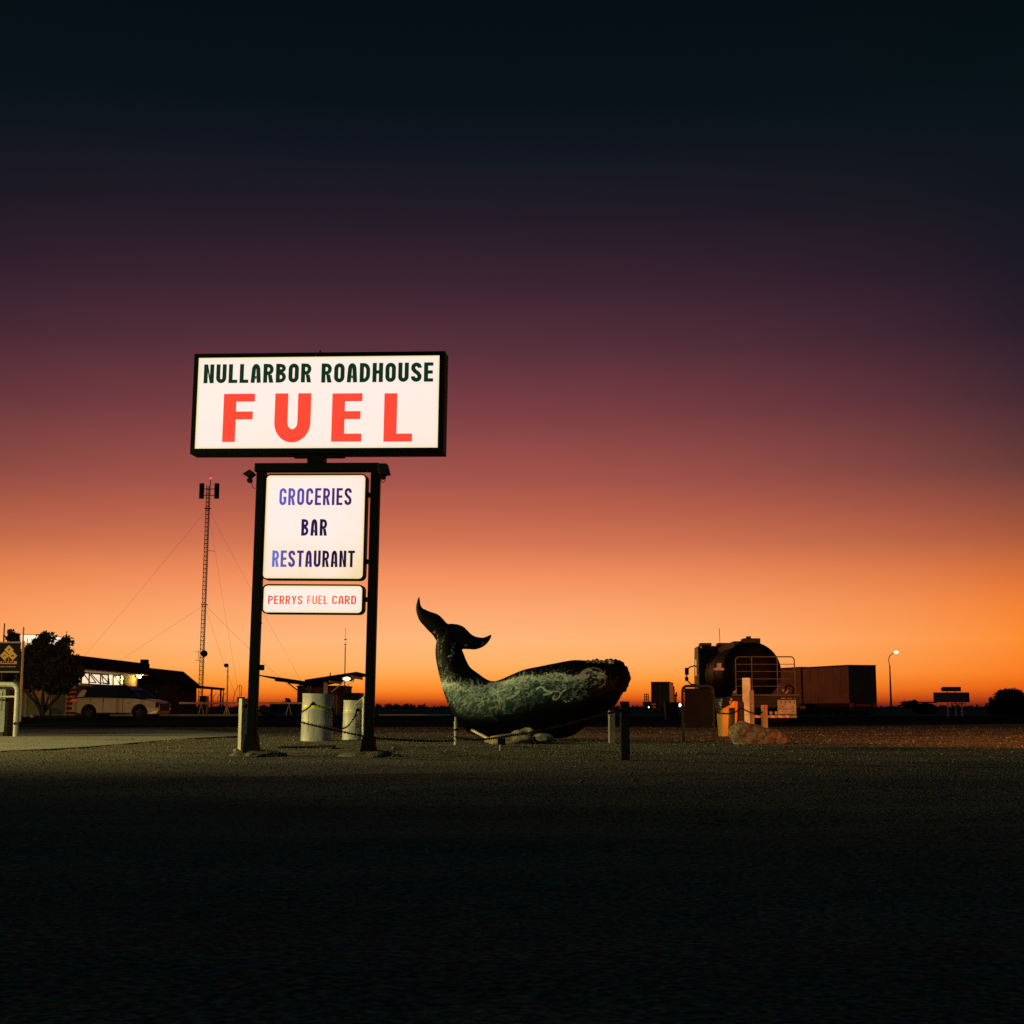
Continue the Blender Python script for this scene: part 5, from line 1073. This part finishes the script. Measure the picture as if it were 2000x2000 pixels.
# rear guard rail frame
rl_ = MB(); gx0, gx1 = kz(838, 700).x, kz(1838, 700).x; zt2, zb2 = kz(900, 468).z, kz(900, 1108).z; ry = -.25; cr_ = .14
MB().tube([(gx0, ry, zb2), (gx0, ry, zt2 - cr_)] + [(gx0 + cr_ - cr_ * math.cos(R(q)), ry, zt2 - cr_ + cr_ * math.sin(R(q))) for q in range(15, 91, 15)] + [(gx1 - cr_ + cr_ * math.sin(R(q)), ry, zt2 - cr_ + cr_ * math.cos(R(q))) for q in range(0, 91, 15)] + [(gx1, ry, zb2)], .022, 8).build('guard_hoop', 'guard', tk_, smooth=True)
for zy in (595, 718, 845, 970): z = kz(900, zy).z; MB().tube([(gx0, ry, z), (gx1, ry, z)], .013, 6).build('guard_rail', 'guard', tk_)
for zx in (1113, 1545): x = kz(zx, 700).x; MB().tube([(x, ry, zb2), (x, ry, zt2)], .02, 6).build('guard_upright', 'guard', tk_)
MB().bx(gx0 - .12, gx1 + .12, -.35, .2, kz(900, 1135).z, kz(900, 1108).z).build('rear_platform', 'dark', tk_)
MB().bx(gx0 - .12, gx1 + .12, -.35, 8.6, .62, kz(900, 1136).z - .02).build('chassis', 'black', tk_)
a, b = kz(1540, 1450), kz(1850, 1205); cbx = MB().bx(a.x, b.x, -.42, -.355, a.z, b.z).build('rear_locker', 'alu', tk_, bevel=.01)
for zx in (1630, 1785): p = kz(zx, 1240); MB().bx(p.x - .09, p.x + .09, -.435, -.422, p.z - .04, p.z + .04).build('locker_slot', 'black', cbx, bevel=.01); MB().bx(p.x - .06, p.x + .06, -.445, -.437, p.z - .045, p.z + .03).build('locker_plate', 'alu', cbx)
p = kz(1690, 1360); MB().bx(p.x - .27, p.x + .27, -.43, -.422, p.z - .008, p.z + .008).build('locker_seam', 'black', cbx)
for zx in (1620, 1805):
    for zy in (1325, 1400): p = kz(zx, zy); MB().ball((p.x, -.425, p.z), .02, 8, 4).build('rivet', 'black', cbx)
a, b = kz(985, 1440), kz(1110, 1215); cb2 = MB().bx(a.x, b.x, -.42, -.355, a.z, b.z).build('rear_locker', 'alu', tk_, bevel=.01)
for zx in (1040, 1075): p = kz(zx, 1330); MB().bx(p.x - .015, p.x + .015, -.44, -.422, a.z, b.z).build('locker_seam', 'black', cb2)
for zx0, zx1 in ((1600, 1675), (1700, 1785), (1815, 1845)): a, b = kz(zx0, 1182), kz(zx1, 1172); MB().bx(a.x, b.x, -.40, -.36, a.z, b.z).build('lamp_strip', 'alu', tk_)
a, b = kz(1405, 1450), kz(1450, 1400); MB().bx(a.x, b.x, -.42, -.355, a.z, b.z).build('marker_plate', 'alu', tk_); a, b = kz(1490, 1450), kz(1530, 1400); MB().bx(a.x, b.x, -.42, -.355, a.z, b.z).build('marker_plate', 'alu', tk_)
sm_ = bpy.data.materials.new('red_white_chevron'); sm_.use_nodes = True; n_, l_n = sm_.node_tree.nodes, sm_.node_tree.links
t_ = n_.new('ShaderNodeTexCoord'); s_ = n_.new('ShaderNodeSeparateXYZ'); l_n.new(t_.outputs['Object'], s_.inputs[0]); ad = n_.new('ShaderNodeMath'); ad.operation = 'ADD'; l_n.new(s_.outputs['X'], ad.inputs[0]); l_n.new(s_.outputs['Z'], ad.inputs[1])
md = n_.new('ShaderNodeMath'); md.operation = 'PINGPONG'; md.inputs[1].default_value = .14; l_n.new(ad.outputs[0], md.inputs[0]); gt = n_.new('ShaderNodeMath'); gt.operation = 'GREATER_THAN'; gt.inputs[1].default_value = .07; l_n.new(md.outputs[0], gt.inputs[0])
mx_ = n_.new('ShaderNodeMix'); mx_.data_type = 'RGBA'; mx_.inputs[6].default_value = (.6, .55, .45, 1); mx_.inputs[7].default_value = (.5, .03, .025, 1); l_n.new(gt.outputs[0], mx_.inputs[0]); l_n.new(mx_.outputs[2], n_['Principled BSDF'].inputs['Base Color']); n_['Principled BSDF'].inputs['Roughness'].default_value = .4
a, b = kz(840, 1508), kz(1722, 1466); MB().bx(a.x, b.x, -.45, -.36, a.z, b.z).build('striped_bumper', sm_, tk_)
a, b = kz(1725, 1508), kz(1856, 1466); MB().bx(a.x, b.x, -.45, -.36, a.z, b.z).build('number_plate', mat('green_plate', (.18, .32, .06), .5), tk_)
p = kz(1745, 1035); MB().tube([(p.x + .16 * math.cos(R(q)), -.3, p.z + .17 * math.sin(R(q))) for q in range(0, 361, 24)], .035, 8, False).build('hose_coil', 'rubber', tk_)
for zx, zy in ((810, 1075), (1640, 1040), (1690, 1080)): p = kz(zx, zy); MB().ball((p.x, -.3, p.z), .055, 8, 5).build('valve', 'alu', tk_, smooth='all'); MB().bar((p.x, -.3, p.z), (p.x + .09, -.3, p.z + .09), .03).build('valve_lever', 'alu', tk_)
p = kz(1180, 630); MB().bx(p.x - .22, p.x + .22, -.02, .03, p.z - .05, p.z + .05).build('hazard_placard', 'dark', tk_) if False else None
for y in (1.2, 2.5, 7.9):
    for s_ in (-1, 1):
        w_ = MB().lathe([(.28, -.15), (.48, -.15), (.5, -.1), (.5, .1), (.48, .15), (.28, .15)], (tcx + s_ * 1.0, y, .5), 26, 'y' if False else 'x', caps=False).build('wheel', 'rubber', tk_, smooth=True); MB().lathe([(.0, -.05), (.29, -.05), (.29, .05), (0, .05)], (tcx + s_ * 1.05, y, .5), 20, 'x', caps=False).build('rim', 'alu', w_)
for s_ in (-1, 1): MB().bx(tcx + s_ * 1.0 - .3, tcx + s_ * 1.0 + .3, .45, .47, .12, .62).build('mudflap', 'rubber', tk_)
# cab
yc0 = 8.6; qx0 = kl(1364.5, 1300, KY + yc0).x; qw = 2.45; zc = kl(1364, 1261, KY + yc0).z
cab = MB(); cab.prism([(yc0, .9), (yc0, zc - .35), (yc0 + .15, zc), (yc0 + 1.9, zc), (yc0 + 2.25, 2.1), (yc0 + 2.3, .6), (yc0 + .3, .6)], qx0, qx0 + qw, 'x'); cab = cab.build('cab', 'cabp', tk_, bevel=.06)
MB().bx(qx0 - .01, qx0 - .002, yc0 + .8, yc0 + 1.7, 2.0, 2.7).build('side_window', 'glass', cab)
for s_ in (0, 1): MB().bx(qx0 + .1 + s_ * 1.8, qx0 + .6 + s_ * 1.8, yc0 + .2, yc0 + .9, zc + .002, zc + .13).build('roof_spoiler', 'cabp', cab, bevel=.03)
MB().bx(qx0 + .85, qx0 + 1.5, yc0 + .2, yc0 + .9, zc + .002, zc + .13).build('roof_spoiler', 'cabp', cab, bevel=.03)
MB().tube([(qx0 + .95, yc0 + .1, zc), (qx0 + .93, yc0 + .1, zc + .75)], .012, 5).build('aerial', 'black', cab)
p0 = kl(1364, 1300, KY + 10.6); mr_pts = [(qx0, yc0 + 2.0, kl(0, 1300, KY + 10.6).z), (qx0 - .22, yc0 + 2.1, kl(0, 1303, KY + 10.6).z), (qx0 - .34, yc0 + 2.1, kl(0, 1312, KY + 10.6).z), (qx0 - .34, yc0 + 2.1, kl(0, 1328, KY + 10.6).z), (qx0 - .16, yc0 + 2.1, kl(0, 1336, KY + 10.6).z), (qx0, yc0 + 2.0, kl(0, 1337, KY + 10.6).z)]
MB().tube(mr_pts, .03, 7).build('mirror_arm', 'black', cab); MB().bx(qx0 - .42, qx0 - .25, yc0 + 2.02, yc0 + 2.12, kl(0, 1318, KY + 10.6).z, kl(0, 1304, KY + 10.6).z).build('mirror', 'black', cab, bevel=.02); MB().bx(qx0 - .42, qx0 - .27, yc0 + 2.02, yc0 + 2.12, kl(0, 1330, KY + 10.6).z, kl(0, 1322, KY + 10.6).z).build('mirror', 'black', cab, bevel=.02)
for k, zx in enumerate((370, 405, 435)): p = kz(zx, 740, KY + 8.2); MB().tube([(p.x, 8.2, p.z - .5), (p.x, 8.2, p.z + .35)], .035, 8).build('air_pipe', 'alu', tk_)
p = kl(1369, 1264, KY + yc0); MB().ball((p.x, yc0 - .03, p.z), .06, 8, 5).build('marker_lamp', 'alu', cab, smooth='all')

# ================================================================== FREIGHT TRAILERS AND OTHER VEHICLES
def trailer(label, x, y, rz, L, W, zbot, ztop, group, curtain=True, lights=True):
    t = T('freight_trailer', label, 'trailer', (x, y, 0), rz, group)     # local: rear face at y=0, x 0..W to the right, forward +y
    MB().bx(0, W, 0.03, L, zbot, ztop - .1).build('curtain_side', 'curtain', t, bevel=.02); MB().bx(-.02, W + .02, 0, L + .02, ztop - .098, ztop).build('roof_rail', 'black', t)
    for k in range(2): MB().bx(.04 + k * (W / 2 - .02), W / 2 - .01 + k * (W / 2 - .03), -.04, .028, zbot + .03, ztop - .12).build('rear_door', 'trailer_back', t, bevel=.01)
    for x_ in (.35, .85, W - .85, W - .35): MB().tube([(x_, -.07, zbot + .05), (x_, -.07, ztop - .2)], .02, 6).build('lock_rod', 'dark', t)
    n = int(L / 1.2)
    for k in range(1, n): MB().bx(-.012, -.001, k * L / n - .03, k * L / n + .03, zbot + .05, ztop - .14).build('curtain_strap', 'curtain', t)
    MB().bx(0.1, W - .1, 0.02, L, zbot - .3, zbot - .002).build('chassis', 'black', t)
    for x_ in (.05, W - .40): MB().bx(x_, x_ + .35, -.06, .015, zbot - .30, zbot + .02).build('tail_light', 'red', t, bevel=.02)
    MB().bx(.6, W - .6, -.05, .015, zbot - .22, zbot - .06).build('marker_plate', 'red', t)
    MB().bx(.15, W - .15, .1, .2, .35, .5).build('bumper', 'dark', t)
    for y_ in (1.2, 2.5, 3.8):
        for x_ in (.3, W - .3): w_ = MB().lathe([(.25, -.17), (.47, -.17), (.5, -.1), (.5, .1), (.47, .17), (.25, .17)], (x_, y_, .5), 22, 'x', caps=False).build('wheel', 'rubber', t, smooth=True); MB().lathe([(0, -.05), (.27, -.05), (.27, .05), (0, .05)], (x_, y_, .5), 16, 'x', caps=False).build('rim', 'dark', w_)
    for x_ in (.3, W - .3): MB().bx(x_ - .3, x_ + .3, .45, .47, .12, zbot - .31).build('mudflap', 'rubber', t)
    return t
ang = math.atan2(2.1, 7.0); tx0 = X(1659, 110); zb3, zt3 = Z(1374, 110), Z(1298.3, 110)
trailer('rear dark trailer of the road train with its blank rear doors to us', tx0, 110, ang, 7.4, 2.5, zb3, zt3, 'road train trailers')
dx_, dy_ = -math.sin(ang), math.cos(ang); f2_ = 7.75
trailer('front trailer of the road train, mostly hidden behind the tanker', tx0 + dx_ * f2_, 110 + dy_ * f2_, ang, 9.0, 2.5, zb3, zt3 + .05, 'road train trailers')
cp = T('coupling_dolly', 'dark dolly with red marker plate under the gap between the trailers', 'trailer', (tx0 + dx_ * 6.4 - .1, 110 + dy_ * 6.4, 0), ang); MB().bx(-.25, -.13, 0, 1.2, .35, .95).build('mudguard', 'black', cp); MB().bx(-.28, -.252, .0, .9, .55, .72).build('marker_plate', sm_, cp)
for s_ in (0, 1): MB().lathe([(.25, -.15), (.45, -.15), (.5, 0), (.45, .15), (.25, .15)], (.2 + s_ * 2.0, .6, .5), 20, 'x', caps=False).build('wheel', 'rubber', cp)
# far truck on the left of the tanker
t2 = trailer('far box trailer seen tail on, left of the hoop framed panel', X(1272, 180), 180, R(-9.5), 10, X(1308, 180) - X(1272, 180), Z(1376, 180), Z(1331.5, 180), None)
pm_ = T('prime_mover', 'red tinted truck cab just right of the far box trailer', 'truck', (X(1313, 196), 196, 0)); MB().prism([(0, .8), (0, Z(1346, 196)), (.5, Z(1340, 196)), (2.0, Z(1340, 196)), (2.5, 2.2), (2.6, .8)], X(1306, 196) - pm_.location.x, X(1318.5, 196) - pm_.location.x, 'x').build('cab', 'curtain', pm_, bevel=.08)
MB().tube([(X(1322, 196) - pm_.location.x, 1, 0.8), (X(1322, 196) - pm_.location.x, 1, Z(1358, 196)), (X(1323.5, 196) - pm_.location.x, 1, Z(1352, 196))], .12, 8).build('exhaust', 'black', pm_); MB().bx(X(1319, 196) - pm_.location.x, X(1325, 196) - pm_.location.x, .8, 1.2, Z(1360, 196), Z(1357, 196)).build('mirror', 'black', pm_)
for x_ in (X(1307, 196), X(1317, 196)): MB().lathe([(0, -.15), (.5, -.15), (.5, .15), (0, .15)], (x_ - pm_.location.x, 1.2, .5), 18, 'x', caps=False).build('wheel', 'rubber', pm_)
hl = T('yard_lamp', 'bright white lamp shining beside the hoop framed panel', 'lamp', (X(1327.5, 172), 172, 0)); MB().lathe([(.05, 0), (.04, Z(1379, 172))], n=8).build('post', 'dark', hl); MB().ball((0, 0, Z(1377.3, 172)), .19, 12, 6).build('bulb', 'lamp_white', hl, smooth='all')
lb = T('light_rack', 'dark upright rack with eight square openings left of the far trailer', 'rack', (X(1262.5, 150), 150, 0)); xa, xb = X(1259, 150) - lb.location.x, X(1266.6, 150) - lb.location.x; za, zb4 = Z(1377, 150), Z(1356, 150)
for x_ in (xa, (xa + xb) / 2, xb): MB().bx(x_ - .04, x_ + .04, -.04, .04, 0, zb4).build('upright', 'black', lb)
for k in range(5): z = za + (zb4 - za) * k / 4; MB().bx(xa, xb, -.045, .045, z - .05, z + .05).build('crossbar', 'black', lb)
ut = T('flatbed_ute', 'low dark flatbed vehicle under the rack with red tail lights', 'truck', (X(1285, 145), 145, 0)); ox = ut.location.x
MB().bx(X(1257, 145) - ox, X(1300, 145) - ox, -.6, 1.2, .55, .85).build('tray', 'black', ut, bevel=.03); MB().bx(X(1257, 145) - ox, X(1271, 145) - ox, -.5, 1.1, .85, 1.2).build('toolbox', 'black', ut, bevel=.03)
for px_ in (1276.5,): MB().bx(X(px_ - 3, 145) - ox, X(px_ + 3, 145) - ox, -.64, -.602, .60, .68).build('tail_light', 'tail', ut); MB().bx(X(px_ - 3, 145) - ox, X(px_ + 3, 145) - ox, -.64, -.602, .9, .98).build('tail_light', 'tail', ut)
MB().ball((X(1266, 145) - ox, -.63, .62), .06, 8, 5).build('reverse_lamp', 'lamp_white', ut, smooth='all')
for px_ in (1264, 1293): MB().lathe([(.1, -.12), (.36, -.12), (.38, 0), (.36, .12), (.1, .12)], (X(px_, 145) - ox, 0, .38), 18, 'x', caps=False).build('wheel', 'rubber', ut)
gbx = T('skip_bin', 'dark open skip bin standing left of the hoop framed panel', 'bin', (X(1311, 70), 70, 0)); xa, xb = X(1298, 70) - gbx.location.x, X(1325, 70) - gbx.location.x; zt4 = Z(1373, 70)
MB().add([(xa + .05, -.3, .05), (xb - .05, -.3, .05), (xb - .05, .3, .05), (xa + .05, .3, .05), (xa, -.35, zt4), (xb, -.35, zt4), (xb, .35, zt4), (xa, .35, zt4)], [(0, 1, 2, 3), (4, 5, 6, 7), (0, 1, 5, 4), (1, 2, 6, 5), (2, 3, 7, 6), (3, 0, 4, 7)]).build('hopper', 'black', gbx); MB().bx(xa - .03, xb + .03, -.38, .38, zt4 + .002, zt4 + .035).build('rim', 'black', gbx)
for x_ in (xa + .12, xb - .12): MB().lathe([(0, -.03), (.06, -.03), (.06, .03), (0, .03)], (x_, -.25, .06), 12, 'x', caps=False).build('castor', 'rubber', gbx)
# lit street lamp on the right
LY = 165.0; rl2 = T('street_lamp', 'lit street lamp on a curved arm right of the trailers', 'street lamp', (X(1740.5, LY), LY, 0)); ox = rl2.location.x
def rq(zx, zy): p = P(1640 + zx / 5.367, 1220 + zy / 5.367, LY); return (p.x - ox, 0, p.z)
MB().tube([(0, 0, 0), rq(534, 700), rq(525, 430)], [.14, .11, .07], 8).build('pole', 'dark', rl2); MB().tube(catmull([rq(525, 430), rq(513, 370), rq(522, 335), rq(545, 310), rq(572, 292)], 5), .045, 6).build('arm', 'dark', rl2)
p = rq(592, 290); MB().ball(p, .22, 12, 6, (1.2, 1, .7)).build('lamp_head', 'lamp_warm', rl2, smooth='all'); MB().lathe([(.3, 0), (.22, .35)], n=10).build('base', 'dark', rl2)
# backs of two road signs
def rsq(zx, zy, Y): p = P(1640 + zx / 5.367, 1220 + zy / 5.367, Y); return p
DY = 95.0; ds = T('direction_sign', 'back of a wide road sign with an arrow board above it', 'sign', (X(1858, DY), DY, 0)); ox = ds.location.x
q = lambda a, b: (rsq(a, b, DY).x - ox, rsq(a, b, DY).z)
a, b = q(986, 815), q(1357, 710); MB().bx(a[0], b[0], -.02, .02, a[1], b[1]).build('main_panel', 'sign_back', ds)
MB().prism([q(1270, 700), q(1270, 652), q(1075, 652), q(1057, 676), q(1075, 700)], -.02, .02).build('arrow_panel', 'sign_back', ds)
for zx, zt in ((1130, 702), (1212, 702), (1282, 815)): a = q(zx, zt); w = .09 if zx == 1282 else .06; MB().bx(a[0] - w / 2, a[0] + w / 2, .025, .08, 0, a[1]).build('post', 'galv', ds)
MB().bx(q(1125, 0)[0], q(1290, 0)[0], .03, .07, q(0, 832)[1], q(0, 822)[1]).build('cross_brace', 'galv', ds)
# low implement trailer on the skyline
ut = T('drawbar_trailer', 'low dark drawbar trailer with rounded load left of the road signs', 'trailer', (X(1785, 125), 125, 0)); ox = ut.location.x
u = lambda a, b: (rsq(a, b, 125).x - ox, rsq(a, b, 125).z)
MB().bar((u(600, 858)[0], 0, u(600, 858)[1]), (u(720, 825)[0], 0, u(720, 825)[1]), .12).build('drawbar', 'black', ut); a, b = u(650, 840), u(1000, 808); MB().bx(a[0], b[0], -.6, .6, b[1] - .12, b[1]).build('deck', 'black', ut)
for zx, r in ((680, .32), (730, .35), (780, .42)): a = u(zx, 835); MB().ball((a[0], -.1, a[1]), r, 10, 6).build('load', 'black', ut)
for zx in (860, 905): a = u(zx, 880); MB().lathe([(.1, -.12), (.42, -.12), (.45, 0), (.42, .12), (.1, .12)], (a[0], -.5, .45), 20, 'y', caps=False).build('wheel', 'rubber', ut)
a = u(900, 850); MB().ball((a[0], .1, .45), .75, 14, 6, (1.6, .5, .75)).build('mudguard', 'black', ut); 
# posts of a far paddock fence
pf = T('paddock_fence', 'far wire fence posts on the skyline left of the right hand bush', 'fence', (X(1900, 140), 140, 0)); ox = pf.location.x
for px_ in (1860, 1872, 1908.5, 1927.5, 1945): x = X(px_, 140) - ox; MB().bx(x - .08, x + .08, -.08, .08, 0, Z(1376, 140)).build('post', 'wood_dark', pf)
for z in (.3, .6, .85): MB().tube([(X(1840, 140) - ox, 0, z), (X(1960, 140) - ox, 0, z)], .012, 4).build('wire', 'wire', pf)
